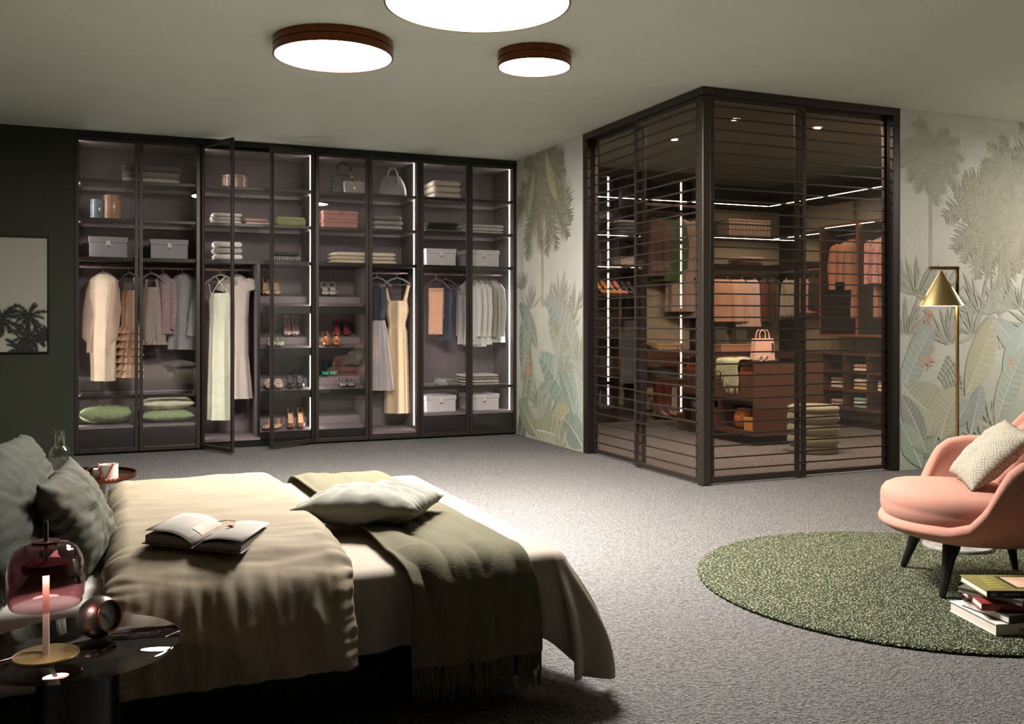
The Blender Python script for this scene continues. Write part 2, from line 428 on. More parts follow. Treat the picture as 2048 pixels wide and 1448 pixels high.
# coordinates from the photograph: px -> (u along the wall, z)
def ul(px, py): p = PX(px, py, XS); return (YB - p[1], p[2])
def ur(px, py): p = PY(px, py, YC); return (p[0] - XE, p[2])
for (px, py, r, col) in ((1090, 338, 0.46, '#86867a'), (1085, 395, 0.66, '#8c8870')):
    u, z = ul(px, py); ml.palm(u, z, r, col, trunk_to=(1.25 if r > .5 else None), n=16, tw=0.022, tcol='#b39d76')
u, z = ul(1093, 330); ml.leaf(u, z + .12, radians(-75), 0.5, 0.07, '#b9b27e', '#c4bb88', bend=.4)
u, z = ul(1068, 380); ml.leaf(u, z + .2, radians(-100), 0.5, 0.06, '#b5b283', '#a9a877', bend=-.4)
for (px, py, r, col) in ((1060, 600, .3, '#a6a898'), (1120, 590, .35, '#b0ae9f'), (1150, 600, .3, '#a9a798'), (1140, 640, .3, '#a2a093'), (1100, 600, .3, '#b5b1a2'), (1045, 560, .25, '#999b8a')):
    u, z = ul(px, py); ml.tuft(u, z - .1, r, col, 22)
def L(m, f, px, py, qx, qy, w, c1, c2, bend=0.4, **k):
    u0, z0 = f(px, py); u1, z1 = f(qx, qy); a = math.atan2(z1 - z0, u1 - u0); l = sqrt((u1 - u0) ** 2 + (z1 - z0) ** 2)
    m.leaf(u0, z0, a - bend / 2, l, w, c1, c2, bend=bend, **k)
L(ml, ul, 1165, 760, 1095, 600, 0.18, '#a9b3ae', '#b6b9ad', .5)
L(ml, ul, 1168, 770, 1100, 640, 0.14, '#b9b49b', '#aaa890', -.3)
L(ml, ul, 1075, 700, 1040, 610, 0.10, '#8a9c88', '#96a692', .5)
L(ml, ul, 1068, 800, 1045, 650, 0.14, '#8ea192', '#9cae9f', -.4)
L(ml, ul, 1166, 870, 1082, 715, 0.20, '#84998d', '#9ab0a4', .35)
L(ml, ul, 1062, 812, 1100, 758, 0.08, '#7f957f', '#8da592', .4)
u, z = ul(1090, 850); ml.tuft(u, z - .1, .5, '#8e937f', 30)
L(ml, ul, 1095, 862, 1142, 815, 0.15, '#a39c70', '#97925f', .3)
L(ml, ul, 1045, 840, 1060, 700, 0.09, '#8f8f70', '#7f8368', .2)
u, z = ul(1058, 735); ml.flower(u, z, .11)
L(ml, ul, 1060, 860, 1160, 905, 0.16, '#8b9067', '#9a9c78', -.4)
L(ml, ul, 1166, 895, 1130, 840, 0.16, '#5f7263', '#718578', .4)
L(ml, ul, 1036, 905, 1050, 800, 0.10, '#33403a', '#3c4a42', .3)
u, z = ul(1120, 880); ml.tuft(u, z - .12, .3, '#74806c', 20)
for (px, py, qx, qy, w, c1, c2, b) in ((1040, 760, 1062, 640, .07, '#a9b09a', '#9ba48f', .5), (1110, 760, 1130, 650, .09, '#b9bdb0', '#aab3a6', -.3), (1150, 830, 1120, 740, .10, '#7f8f80', '#8e9e90', .3), (1075, 870, 1040, 800, .12, '#7d8263', '#8a8f70', -.3), (1160, 800, 1135, 700, .10, '#9fae9f', '#b0bbaa', .4)):
    L(ml, ul, px, py, qx, qy, w, c1, c2, b)
for (px, py, r, c) in ((1075, 790, .28, '#8d9480'), (1130, 720, .25, '#a3a795'), (1050, 690, .22, '#9fa48f'), (1155, 700, .25, '#aaa997')):
    u, z = ul(px, py); ml.tuft(u, z - .1, r, c, 26)
ml.build('jungle_print', wl)

wr = struct('wall_mural_front', G().box(XE, 7.7, YC, YC + 0.12, 0, H), M_CLOSETWALL, 'wall with misty palm wallpaper behind the floor lamp', 'wall')
mr_ = Mural(clampP(lambda u, z, e: (XE + u, YC - e, z), 0.002, 2.3), 11)
mr_.ground(2.3, lambda u, z: mist(u, z, 7), 34, 44); mr_.haze = (.25, .50)
for (px, py, r, col, tr) in ((1861, 318, .38, '#a3a89f', 1.3), (2020, 360, .35, '#a0a59c', None), (2000, 445, .58, '#a5a18c', .9), (2047, 455, .45, '#a39f8b', None), (2110, 330, .5, '#9ea193', 1.0)):
    u, z = ur(px, py); mr_.palm(u, z, r, col, trunk_to=tr, n=15, tw=0.016, tcol='#b3a98c')
for (px, py, r, col) in ((1830, 560, .4, '#a9aaa0'), (1880, 580, .35, '#a5a79c'), (1960, 600, .4, '#a9a999'), (1990, 600, .35, '#a3a798'), (2040, 590, .35, '#a0a697'), (1810, 640, .35, '#9a9d90'), (1900, 660, .35, '#a4a597'), (1945, 640, .35, '#9ea293'), (2090, 640, .5, '#99a090')):
    u, z = ur(px, py); mr_.tuft(u, z - .12, r, col, 24)
L(mr_, ur, 1818, 750, 1855, 650, .11, '#93a6a6', '#848f8d', .2)
L(mr_, ur, 1800, 800, 1866, 655, .10, '#a7b8b4', '#97a9a8', -.3)
L(mr_, ur, 1930, 790, 1985, 640, .13, '#b5b283', '#c2bd92', .15, stripe=.1)
L(mr_, ur, 1985, 640, 2040, 712, .10, '#9fb2b0', '#adc0bb', -.5)
L(mr_, ur, 2005, 760, 2050, 650, .12, '#a3b8b2', '#b6c7be', .25)
L(mr_, ur, 1990, 850, 2048, 700, .12, '#a9b5a2', '#9dac9c', -.2)
u, z = ur(1855, 632); mr_.flower(u, z, .09)
u, z = ur(1854, 722); mr_.flower(u, z, .10)
u, z = ur(2020, 724); mr_.flower(u, z, .05)
# ruin-like rings among the leaves
for k in range(6):
    mr_.layer(); u, z = ur(1858, 790); r0 = .16 + k * .035
    for i in range(14):
        a0 = radians(-35 + 95 * i / 14); a1 = a0 + radians(5.2)
        mr_.poly([(u + cos(a0) * r0, z + sin(a0) * r0), (u + cos(a1) * r0, z + sin(a1) * r0), (u + cos(a1) * (r0 + .018), z + sin(a1) * (r0 + .018)), (u + cos(a0) * (r0 + .018), z + sin(a0) * (r0 + .018))], '#8f9086' if i % 3 else '#b3ad9c')
L(mr_, ur, 1802, 770, 1900, 842, .20, '#aba988', '#b9b698', .5, stripe=.18)
L(mr_, ur, 1880, 880, 1918, 780, .16, '#b6b28f', '#aeab86', -.5, stripe=.16)
L(mr_, ur, 1940, 870, 1962, 775, .09, '#7f908d', '#8fa29e', -.1)
L(mr_, ur, 1905, 850, 1935, 800, .08, '#97a59f', '#8a9a93', .5)
L(mr_, ur, 1850, 905, 1802, 795, .09, '#7f8d80', '#6f7d74', .3)
L(mr_, ur, 1842, 935, 1800, 850, .10, '#83a08c', '#92ad99', .2)
for (px, py, r, col) in ((1860, 880, .3, '#8f967f'), (1890, 890, .3, '#9a9d86'), (1970, 850, .3, '#a7ab97'), (1985, 820, .25, '#b3b3a0'), (1985, 890, .3, '#9da892'), (2060, 900, .5, '#8f9c86')):
    u, z = ur(px, py); mr_.tuft(u, z - .15, r, col, 20)
mr_.build('jungle_print', wr)
# ------------------------------------------------------------------ built-in wardrobe, four units of two doors
BW = 2 * DW; DEP = 0.60
ZS1, ZS2, ZS3, ZR, ZS4, ZF = 2.30, 1.975, 1.655, 1.585, 0.485, 0.235
YIN = YB + 0.03
def door(parent, hinge_x, side, ang):
    """side +1: hinge at the low-x edge; -1: hinge at the high-x edge"""
    w, z0, z1, t, st = DW - 0.006, 0.018, 2.645, 0.022, 0.03
    g = G()
    X = (lambda a: a * side)
    g.box(X(0), X(st), 0, t, z0, z1); g.box(X(w - st), X(w), 0, t, z0, z1)
    g.box(X(st), X(w - st), 0, t, z0, z0 + .035); g.box(X(st), X(w - st), 0, t, z1 - .03, z1)
    f = g.build('door', M_FRAME2, parent, loc=(hinge_x, 0, 0), rot=(0, 0, -side * ang), bevel=0.002)
    G().box(X(st - .004), X(w - st + .004), .009, .014, z0 + .03, z1 - .026).build('glass_pane', M_GLASS, f)
    G().box(X(w - .006), X(w + .0005), -.004, .004, 1.0, 1.28).build('handle', M_BLACK, f, bevel=0.001)
    return f
def glass_shelf(parent, z, x0, x1):
    s = G().box(x0 + .02, x1 - .02, .05, .545, z - .010, z).build('glass_shelf', M_SHELFGLASS, parent)
    G().box(x0, x1, .035, .055, z - .022, z + .006).build('front_rail', M_FRAME2, s, bevel=.002)
    G().box(x0, x1, .545, .565, z - .026, z + .004).build('rear_rail', M_ALU, s, bevel=.002)
    G().box(x0, x0 + .022, .055, .545, z - .026, z + .004).build('side_rail', M_ALU, s, bevel=.002)
    G().box(x1 - .022, x1, .055, .545, z - .026, z + .004).build('side_rail', M_ALU, s, bevel=.002)
def led(parent, x, sgn, z0, z1):
    G().box(x, x + sgn * .002, .130, .150, z0, z1).build('light_strip', M_LED, parent)
def rail(parent, x0, x1):
    r = G().tube([(x0, .31, ZR), (x1, .31, ZR)], .014, 12).build('hanging_rail', M_ROD, parent, smooth=60)
    for x in (x0 + .004, x1 - .004):
        G().box(x - .005, x + .005, .295, .325, ZR - .02, ZS3 - .03).build('rail_bracket', M_FRAME, r)
    return r
def shoe_shelf(parent, x0, x1, z):
    pts = [(.05, z), (.30, z + .035), (.30, z + .095), (.555, z + .13), (.555, z + .11), (.315, z + .075), (.315, z + .015), (.05, z - .02)]
    s = G().prism(pts, x0, x1, 'x').build('shoe_shelf', M_MAUVE_SH, parent)
    G().box(x0, x1, .032, .05, z - .065, z + .004).build('front_lip', M_BLACK, s, bevel=.001)
    return s
def drawer(parent, x0, x1):
    d = G().box(x0 + .003, x1 - .003, .03, .05, .025, ZF - .03).build('drawer', M_DRAWER, parent, bevel=.002)
    G().box(x0 + .02, x1 - .02, .05, .5, .03, ZF - .06).build('drawer_box', M_BLACK, d)
WARD = []
for k, lab in enumerate(('two-door wardrobe unit with dresses, blouses and green pillows, beside the dark green wall',
                         'two-door wardrobe unit with both glass doors standing open',
                         'two-door wardrobe unit holding handbags, a pink box and the golden dress',
                         'two-door wardrobe unit with shirts and trousers, beside the mural wall')):
    u = thing('wardrobe_unit', lab, 'wardrobe', (XW + k * BW, YB, 0), group='glass-door wardrobe units'); WARD.append(u)
    t = .02
    for x in (0, BW - t):
        sp = G().box(x + .0005, x + t - .0005, .024, DEP, .005, 2.655).build('side_panel', M_MAUVE, u)
        G().box(x + .0002, x + t - .0002, .0235, .032, .005, 2.655).build('edge_trim', M_FRAME, sp)
    G().box(t, BW - t, .578, DEP - .002, .01, 2.655).build('back_panel', M_MAUVE, u)
    G().box(t, BW - t, .03, .578, 2.635, 2.655).build('top_panel', M_MAUVE, u)
    G().box(.0005, BW - .0005, .0, .03, 2.648, 2.699).build('fascia', M_BLACK, u)
    G().box(.02, BW - .02, .03, .05, 2.62, 2.648).build('top_rail', M_BLACK, u)
    glass_shelf(u, ZS1, t, BW - t); glass_shelf(u, ZS2, t, BW - t)
    G().box(t, BW - t, .034, .575, ZS3 - .032, ZS3).build('shelf', M_FRAME, u, bevel=.001)
    if k in (0, 3):
        rail(u, t, BW - t); glass_shelf(u, ZS4, t, BW - t)
        G().box(t, BW - t, .034, .575, ZF - .022, ZF).build('shelf', M_MAUVE_SH, u)
        drawer(u, t, BW / 2); drawer(u, BW / 2, BW - t)
        G().box(t, BW - t, .055, .575, .003, .02).build('plinth', M_BLACK, u)
    else:
        G().box(t, BW - t, .034, .575, .06, .085).build('shelf', M_MAUVE_SH, u)
        G().box(t, BW - t, .05, .07, .003, .06).build('plinth', M_BLACK, u)
        xm = BW / 2; G().box(xm - .012, xm + .012, .04, .575, .085, ZS3 - .032).build('divider', M_MAUVE, u)
        G().box(xm - .0125, xm + .0125, .034, .042, .085, ZS3 - .032).build('edge_trim', M_BLACK, u)
        a, b = (xm + .012, BW - t) if k == 1 else (t, xm - .012)
        for z in (1.25, .87, .49, .125): shoe_shelf(u, a, b, z)
        rail(u, *((t, xm - .012) if k == 1 else (xm + .012, BW - t)))
    led(u, t, 1, .12 if k in (1, 2) else ZF, 2.63)
    if k: led(u, BW - t, -1, .12 if k in (1, 2) else ZF, 2.63)
    door(u, .003, 1, radians(64) if k == 1 else 0)
    door(u, BW - .003, -1, radians(30) if k == 1 else 0)
# ------------------------------------------------------------------ glass closet: posts, tracks, sliding panels
gp = thing('glass_closet_frame', 'dark bronze corner post and ceiling track frame of the glass closet', 'partition', (XS, YC, 0))
PT = .072
G().box(0, PT, 0, PT, 0, H - .056).build('corner_post', M_FRAME2, gp, bevel=.012, seg=3)
G().box(.004, .10, YE - YC - .075, YE - YC - .001, 0, H - .056).build('end_post', M_FRAME, gp, bevel=.003)
G().box(XE - XS - .065, XE - XS - .001, .004, .10, 0, H - .056).build('end_post', M_FRAME, gp, bevel=.003)
G().box(0, .11, 0, YE - YC - .001, H - .055, H - .001).build('ceiling_track', M_FRAME2, gp, bevel=.003)
G().box(.1105, XE - XS - .001, 0, .11, H - .055, H - .001).build('ceiling_track', M_FRAME2, gp, bevel=.003)
def sliding(label, loc, rz, Lw, base):
    p = thing('sliding_panel', label, 'sliding door', loc, rz, group='slatted glass sliding panels', kind='thing')
    st, z0, z1 = .028, .012, H - .058
    G().box(0, st, -.014, .014, z0, z1).build('stile', M_FRAME2, p, bevel=.002)
    G().box(Lw - st, Lw, -.014, .014, z0, z1).build('stile', M_FRAME2, p, bevel=.002)
    G().box(st, Lw - st, -.013, .013, z1 - .03, z1).build('top_rail', M_FRAME2, p, bevel=.002)
    G().box(st, Lw - st, -.013, .013, z0, z0 + base).build('bottom_rail', M_FRAME2, p, bevel=.002)
    G().box(st - .006, Lw - st + .006, -.0125, -.0075, z0 + base - .005, z1 - .02).build('glass_pane', M_BRONZEGLASS, p)
    me = None; z = 2.575; k = 0
    while z > .1:
        if me is None:
            o = G().box(.006, Lw - .006, -.022, -.0135, -.005, .005).build('slat', M_FRAME2, p, loc=(0, 0, z)); me = o.data
        else: place('slat', me, p, loc=(0, 0, z))
        z -= .0797; k += 1
    return p
ysplit = PX(1270, 600, XS + .02)[1]; xsplit = PY(1611, 600, YC + .02)[0]
# room side is local -y
sliding('slatted bronze glass panel on outer track beside corner post, facing the bed and narrow mural', (XS + .026, ysplit, 0), -pi / 2, ysplit - YC - PT - .002, .03)
sliding('slatted bronze glass panel on inner track touching the narrow mural wall', (XS + .075, YE - .078, 0), -pi / 2, YE - .078 - ysplit + .05, .03)
sliding('slatted bronze glass panel on outer track beside corner post, in front of the pouf', (XS + PT + .002, YC + .026, 0), 0, xsplit - XS - PT - .002, .045)
sliding('slatted bronze glass panel on inner track touching the palm wallpaper wall', (xsplit - .045, YC + .075, 0), 0, XE - .068 - xsplit + .045, .03)

# ------------------------------------------------------------------ round ceiling lamps
M_DISC = emission('lamp_diffuser', '#fff9f1', E_CEIL)
def ceiling_lamp(x, y, r, label):
    t = thing('ceiling_lamp', label, 'ceiling lamp', (x, y, H), group='round copper-rimmed ceiling lamps')
    h = .088
    prof = [(r - .012, -h + .012), (r - .010, -h), (r, -h), (r, -.048), (r - .006, -.046), (r - .006, -.042), (r, -.040), (r, -.001), (r - .02, -.001)]
    G().lathe(prof, 72, cap0=False, cap1=True).build('rim', M_BRONZE, t, smooth=35)
    G().lathe([(.0005, -h + .002), (r * .5, -h + .002), (r - .0115, -h + .003)], 72, cap0=True, cap1=False).build('diffuser', M_DISC, t)
    ld = bpy.data.lights.new('lamp_beam', 'AREA'); ld.shape = 'DISK'; ld.size = 2 * (r - .02); ld.spread = radians(112); ld.energy = E_BEAM * pi * r * r; ld.color = (1.0, .955, .90)
    lo = bpy.data.objects.new('lamp_beam', ld); C.objects.link(lo); lo.parent = t; lo.location = (0, 0, -h - .002)
    return t
ceiling_lamp(1.57, 4.173, .442, 'largest round copper-rimmed lamp on the ceiling')
ceiling_lamp(1.13, 5.328, .337, 'middle-sized round copper-rimmed lamp on the ceiling')
ceiling_lamp(7.25, 3.9, .2185, 'round copper-rimmed ceiling lamp in the armchair corner of the room')
ceiling_lamp(2.273, 5.087, .2185, 'smallest round copper-rimmed lamp on the ceiling')
# ------------------------------------------------------------------ bed
from mathutils import Matrix
M_SHEET = mat('white_cotton_sheet', '#b5b3ab', 0.9, var=0.03, nscale=12, bump=0.1, bscale=60)
M_DUVET = mat('sand_cotton_duvet', '#7d705b', 0.85, var=0.05, nscale=8, bump=0.25, bscale=26)
M_SPREAD = mat('sand_cotton_spread', '#94887a', 0.85, var=0.05, nscale=8, bump=0.2, bscale=26)
M_THROW = mat('olive_wool_throw', '#534e38', 0.95, var=0.12, nscale=60, bump=0.35, bscale=170)
M_OLIVE = mat('dark_olive_pillow', '#25281b', 0.9, var=0.06, nscale=10, bump=0.25, bscale=30)
M_SAGE = mat('sage_grey_pillow', '#504f43', 0.9, var=0.05, nscale=10, bump=0.25, bscale=30)
M_STONE = mat('stone_grey_pillow', '#7d7b71', 0.9, var=0.05, nscale=10, bump=0.25, bscale=30)
M_UPH = mat('dark_bed_upholstery', '#14140f', 0.9, var=0.1, nscale=90, bump=0.2, bscale=300)

def shifted(g, d): g.v = [(p[0] - d[0], p[1] - d[1], p[2] - d[2]) for p in g.v]; return g
BX0, BX1, BY0, BY1, ZM = -0.84, 1.235, 2.545, 4.09, 0.405
BL = ((BX0 + BX1) / 2, (BY0 + BY1) / 2, 0)
bed = thing('bed', 'low upholstered black bed with white mattress under sand covers', 'bed', BL)
shifted(G().box(BX0, BX1 - .03, BY0 + .06, BY1 - .06, .03, .19), BL).build('base', M_UPH, bed, bevel=.05, seg=4, smooth=50)
shifted(G().box(BX0, BX1 - .012, BY0 + .012, BY1 - .012, .192, ZM), BL).build('mattress', M_SHEET, bed, bevel=.045, seg=4, smooth=50)
shifted(G().box(BX0 - .1, BX0 - .003, BY0 - .05, BY1 + .05, .0, .95), BL).build('headboard', M_UPH, bed, bevel=.03, seg=3, smooth=50)
for x, y in ((BX0 + .1, BY0 + .2), (BX0 + .1, BY1 - .2), (BX1 - .2, BY0 + .2), (BX1 - .2, BY1 - .2)):
    shifted(G().lathe([(.02, 0), (.025, .03)], 12, x, y), BL).build('foot', M_WOODBLK, bed)

# bedspread: top plus a skirt with a pointed fold at the corner
def spread():
    g = G(); top = ZM + .012; x0 = .30
    def wr(x, y): return .004 * nz(x * 5, y * 3, 2.0) + .003 * nz(x * 16, y * 9)
    xa, xb, ya, yb = x0, BX1 - .03, BY0 + .03, BY1 - .03
    path = []; n1, nc, n2 = 70, 24, 80; r = .035
    for i in range(n1): path.append((lerp(xa, BX1 - r, i / n1), BY0, 0, -1, 0, i / n1))
    for i in range(nc):
        a = -pi / 2 + pi / 2 * i / nc
        path.append((BX1 - r + r * cos(a), BY0 + r + r * sin(a), cos(a), sin(a), 1, i / nc))
    for i in range(n2): path.append((BX1, lerp(BY0 + r, BY1 - r, i / n2), 1, 0, 2, i / n2))
    for i in range(nc):
        a = pi / 2 * i / nc
        path.append((BX1 - r + r * cos(a), BY1 - r + r * sin(a), cos(a), sin(a), 3, i / nc))
    for i in range(n1 + 1): path.append((lerp(BX1 - r, xa, i / n1), BY1, 0, 1, 4, i / n1))
    rings = []; m = 16
    for k, (px, py, nx, ny, seg, t) in enumerate(path):
        dc = 0.0                                                # nearness to the near foot corner
        if seg == 0: dc = max(0, 1 - (1 - t) * (BX1 - xa) / .17)
        elif seg == 1: dc = 1.0
        elif seg == 2: dc = max(0, 1 - t * (BY1 - BY0) / .34)
        dc = sstep(dc)
        fx, fy = nx, ny
        if dc > 0 and seg != 1:                                 # swing towards the corner direction
            q = dc * .55; fx, fy = lerp(nx, .75, q), lerp(ny, -.66, q)
        hem = {0: .205, 1: .09, 2: .15, 3: .15, 4: .2}[seg]
        if seg == 0: hem = lerp(.205 + .01 * nz(px * 5), .10, dc ** 3)
        if seg == 1: hem = .06 + .05 * abs(t - .55)
        if seg == 2: hem = lerp(.15, .09, dc ** 2)
        row = []
        for j in range(m + 1):
            v = j / m
            if v < .22:
                a = v / .22 * pi / 2; o = -.03 + .045 * sin(a); z = top - .03 * (1 - cos(a)) + 0
            else:
                w = (v - .22) / .78; o = .015 + .02 * w + dc * .085 * sin(w * pi * .62) * 1.15; z = lerp(top - .03, hem, w)
            w = max(0, (v - .2) / .8)
            o += w * (.012 * sin(k * .33 + 2 * nz(k * .07)) + .007 * sin(k * .71))
            if dc > 0: o += w * dc * .028 * sin(k * .55 + .8)
            row.append((px + fx * o, py + fy * o, z))
        rings.append(row)
    # the top is the same surface, carried on inwards to the middle of the bed
    ym = (BY0 + BY1) / 2; full = []
    for (px, py, nx, ny, seg, t), row in zip(path, rings):
        p0 = row[0]; cx = max(xa, min(BX1 - .775, px)); inn = []
        for q in (1.0, .86, .72, .58, .44, .30, .16, .06):
            x, y = lerp(p0[0], cx, q), lerp(p0[1], ym, q); inn.append((x, y, top + wr(x, y)))
        full.append(inn + row)
    g.rings(full, closed=False)
    return shifted(g, BL)
sp = spread().build('bedspread', M_SPREAD, smooth=180, solid=.008, loc=BL)
tag(sp, 'smooth sand bedspread hanging in a pointed fold at the bed foot', 'bedspread')

def catmull(tab, t):
    n = len(tab) - 1; f = t * n; i = min(int(f), n - 1); k = f - i
    p = [tab[max(0, min(n, i + d))] for d in (-1, 0, 1, 2)]
    return tuple(.5 * (2 * b + (c - a) * k + (2 * a - 5 * b + 4 * c - d) * k * k + (3 * b - a - 3 * c + d) * k ** 3) for a, b, c, d in zip(*p))
def duvet():
    prof = [(4.155, .26), (4.15, .37), (4.08, .455), (3.85, .485), (3.4, .500), (2.95, .502), (2.68, .485), (2.53, .43), (2.455, .34), (2.425, .27), (2.405, .212)]
    g = G()
    def fn(a, b):
        y, z = catmull(prof, b)
        side = sstep((b - .62) / .15)                       # 0 on top, 1 on the near side
        xr = lerp(.615, .575, b) + .012 * nz(b * 7, 3)
        xl = -.03 + .014 * nz(b * 16, 1) + .01 * nz(b * 40, 5)
        x = lerp(xl, xr, a)
        e0 = min(1, a / .10); e1 = min(1, (1 - a) / .10)
        puff = (sin(e0 * pi / 2) ** .6) * .75 + .25; puff *= (sin(e1 * pi / 2) ** .6) * .7 + .3
        base_z = ZM + .014
        streak = nz(x * 3.2 + 1.5 * y, y * 11, 1) * .009 + nz(x * 7 - y * 2, y * 24, 4) * .006 + (.5 - abs(nz(x * 5 + y * 3, y * 30 + x * 6, 6))) * .006
        fold = nz(x * 15 + .8 * sin(b * 9), b * 4, 9) * .014 + nz(x * 34, b * 7, 2) * .007 + (.5 - abs(nz(x * 24 + b * 5, b * 9 - x * 3, 6))) * .009
        gather = nz(b * 60, a * 5, 7) * .016 * max(0, 1 - a / .16) + nz(b * 45, a * 5, 3) * .010 * max(0, 1 - (1 - a) / .12)
        if side < 1e-3:
            z = base_z + (z - base_z) * puff if z > base_z else z
            z += streak + gather
        else:
            zz = base_z + (z - base_z) * puff if z > base_z else z
            z = zz + (streak + gather) * (1 - side) - side * (.012 * a * 0)
            y = y + side * (fold + gather) * -1 + side * (1 - puff) * .035
        if b < .2: y += (1 - puff) * -.03
        return (x, y, z)
    return shifted(g.grid(150, 210, fn), BL)
dv = duvet().build('duvet', M_DUVET, smooth=180, solid=.012, loc=BL)
tag(dv, 'puffy wrinkled sand duvet folded back below the pillows', 'duvet')

def throw():
    prof = [(4.17, .30), (4.14, .40), (4.06, .444), (3.7, .446), (3.2, .446), (2.75, .444), (2.57, .436), (2.50, .385), (2.475, .31), (2.462, .23), (2.455, .165)]
    def edges(b): return (lerp(.665, .735, min(1, b * 1.5)) + .012 * nz(b * 6, 8), lerp(1.035, 1.12, min(1, b * 1.35)) + .010 * nz(b * 5, 2))
    def fn(a, b):
        y, z = catmull(prof, b); l, r = edges(b); x = lerp(l, r, a); side = sstep((b - .60) / .12)
        f = nz(x * 9 + y * 1.2, b * 3, 12) * .016 + nz(x * 18 - y * 2, b * 5, 5) * .006
        f = abs(f) * 1.3
        if b > .55 and side < 1: z += f * 1.5
        elif side == 0: z += f * .9
        y -= side * f * 1.7; z += (1 - side) * .003
        return (x, y, z)
    g = G().grid(70, 110, fn); fr = G(); R = random.Random(5)
    for i in range(170):
        a = R.random(); x, y, z = fn(a, 1.0)
        l = R.uniform(.06, .10); fr.tube([(x, y, z + .004), (x + R.uniform(-.004, .004), y - R.uniform(0, .006), z - l * .5), (x + R.uniform(-.008, .008), y - R.uniform(-.004, .008), z - l)], .0016, 4)
    return g, fr
tg, tf = throw()
th = shifted(tg, BL).build('throw_blanket', M_THROW, smooth=180, solid=.006, loc=BL)
tag(th, 'olive green wool throw with fringe across the bed foot', 'throw')
fo = shifted(tf, BL).build('fringe', M_THROW, th); fo['kind'] = 'stuff'

def pillow_g(w, h, t, seed=0, n=30, pinch=.10, wr=1.0):
    g = G(); top = {}; 
    def pt(a, b, sgn):
        x, y = 2 * a - 1, 2 * b - 1
        ex, ey = 1 - abs(x) ** 2.6, 1 - abs(y) ** 2.6
        z = t / 2 * (max(0, ex) ** .55) * (max(0, ey) ** .55)
        px = x * w / 2 * (1 - pinch * (1 - y * y) * 0 - pinch * .55 * (1 - abs(y) ** 2) * abs(x)); py = y * h / 2 * (1 - pinch * .55 * (1 - abs(x) ** 2) * abs(y))
        r = sqrt(x * x + y * y); an = math.atan2(y, x)
        edge = max(abs(x), abs(y)) ** 3
        z += wr * t * .10 * nz(an * 4.5 + seed, r * 1.6, sgn) * min(1, (1 - max(abs(x), abs(y))) * 6)
        z += wr * t * .06 * nz(x * 4 + seed, y * 9, 3 + sgn) * min(1, (1 - max(abs(x), abs(y))) * 5)
        py += wr * .012 * edge * nz(x * 9 + seed, 5, 1) ; px += wr * .012 * edge * nz(y * 9 + seed, 2, 1)
        return (px, py, sgn * z)
    b0 = 0; idx = {}
    for sgn in (1, -1):
        for j in range(n + 1):
            for i in range(n + 1):
                bd = i in (0, n) or j in (0, n)
                if sgn == -1 and bd: idx[(i, j, -1)] = idx[(i, j, 1)]; continue
                p = pt(i / n, j / n, sgn); idx[(i, j, sgn)] = len(g.v); g.v.append((p[0], p[1], 0.0 if bd else p[2]))
    for sgn in (1, -1):
        for j in range(n):
            for i in range(n):
                q = [idx[(i, j, sgn)], idx[(i + 1, j, sgn)], idx[(i + 1, j + 1, sgn)], idx[(i, j + 1, sgn)]]
                g.face(*(q if sgn > 0 else q[::-1]))
    return g
def pillow(name, label, w, h, t, m, loc, rot, seed=0, group=None, cat='pillow', **k):
    o = pillow_g(w, h, t, seed, **k).build(name, m, smooth=180, loc=loc, rot=rot); tag(o, label, cat, group); return o
def lean(alpha, yaw=0.0, roll=0.0):
    """pillow plane leaning back by alpha, its face turned to +x and then by yaw"""
    al = alpha
    Mx = Matrix(((0, -cos(al), sin(al)), (1, 0, 0), (0, sin(al), cos(al))))
    return (Matrix.Rotation(yaw, 3, 'Z') @ Mx @ Matrix.Rotation(roll, 3, 'Z')).to_euler()
pillow('bed_pillow', 'large dark olive pillow on the bed near the glass side table', .60, .34, .16, M_OLIVE, (-.285, 2.86, .575), lean(radians(64), radians(-8)), 1, 'olive bed pillows')
pillow('bed_pillow', 'large dark olive pillow on the bed beside the carafe table', .60, .31, .15, M_OLIVE, (-.315, 3.56, .562), lean(radians(62), radians(-14)), 8, 'olive bed pillows')
pillow('bed_pillow', 'smaller sage grey pillow propped against the dark olive pillows', .34, .29, .13, M_SAGE, (-.105, 2.95, .555), lean(radians(66), radians(-14), radians(6)), 15)
pillow('throw_pillow', 'pale stone pillow lying flat on the olive throw', .42, .36, .125, M_STONE, (.775, 3.07, .505), (radians(-2), radians(-2), radians(-34)), 21)
# ------------------------------------------------------------------ side tables and what stands on them
def side_table(label, x, y, top_mat, rim):
    t = thing('side_table', label, 'side table', (x, y, 0), group='round side tables by the bed')
    g = G().lathe([(.0005, .438), (.196, .438), (.2, .441), (.2, .447), (.196, .45), (.0005, .45)], 64, cap0=False, cap1=False)
    o = g.build('table_top', top_mat, t, smooth=40)
    if rim: G().lathe([(.196, .449), (.196, .462), (.200, .462), (.202, .449)], 64, cap0=False, cap1=False).build('rim', M_BRONZE, o, smooth=40)
    G().lathe([(.0005, 0), (.115, 0), (.115, .012), (.08, .016), (.078, .42), (.1, .4375), (.0005, .4375)], 48, cap0=False, cap1=False).build('column', M_COLUMN if not rim else M_BRONZE2, t, smooth=35)
    return t
M_COLUMN = mat('black_glass_column', '#060505', 0.22, var=0.1, coat=0.2)
M_BRONZE2 = mat('smoked_bronze', '#5b4636', 0.18, metal=0.9, var=0.1)
T1 = (-.075, 2.115); T2 = (-.125, 4.40)
side_table('round smoked-glass side table carrying the lamp and clock', *T1, M_SMOKEGLASS, False)
side_table('round bronze tray side table carrying the glass carafe', *T2, M_BRONZE2, True)
ZT = .4505
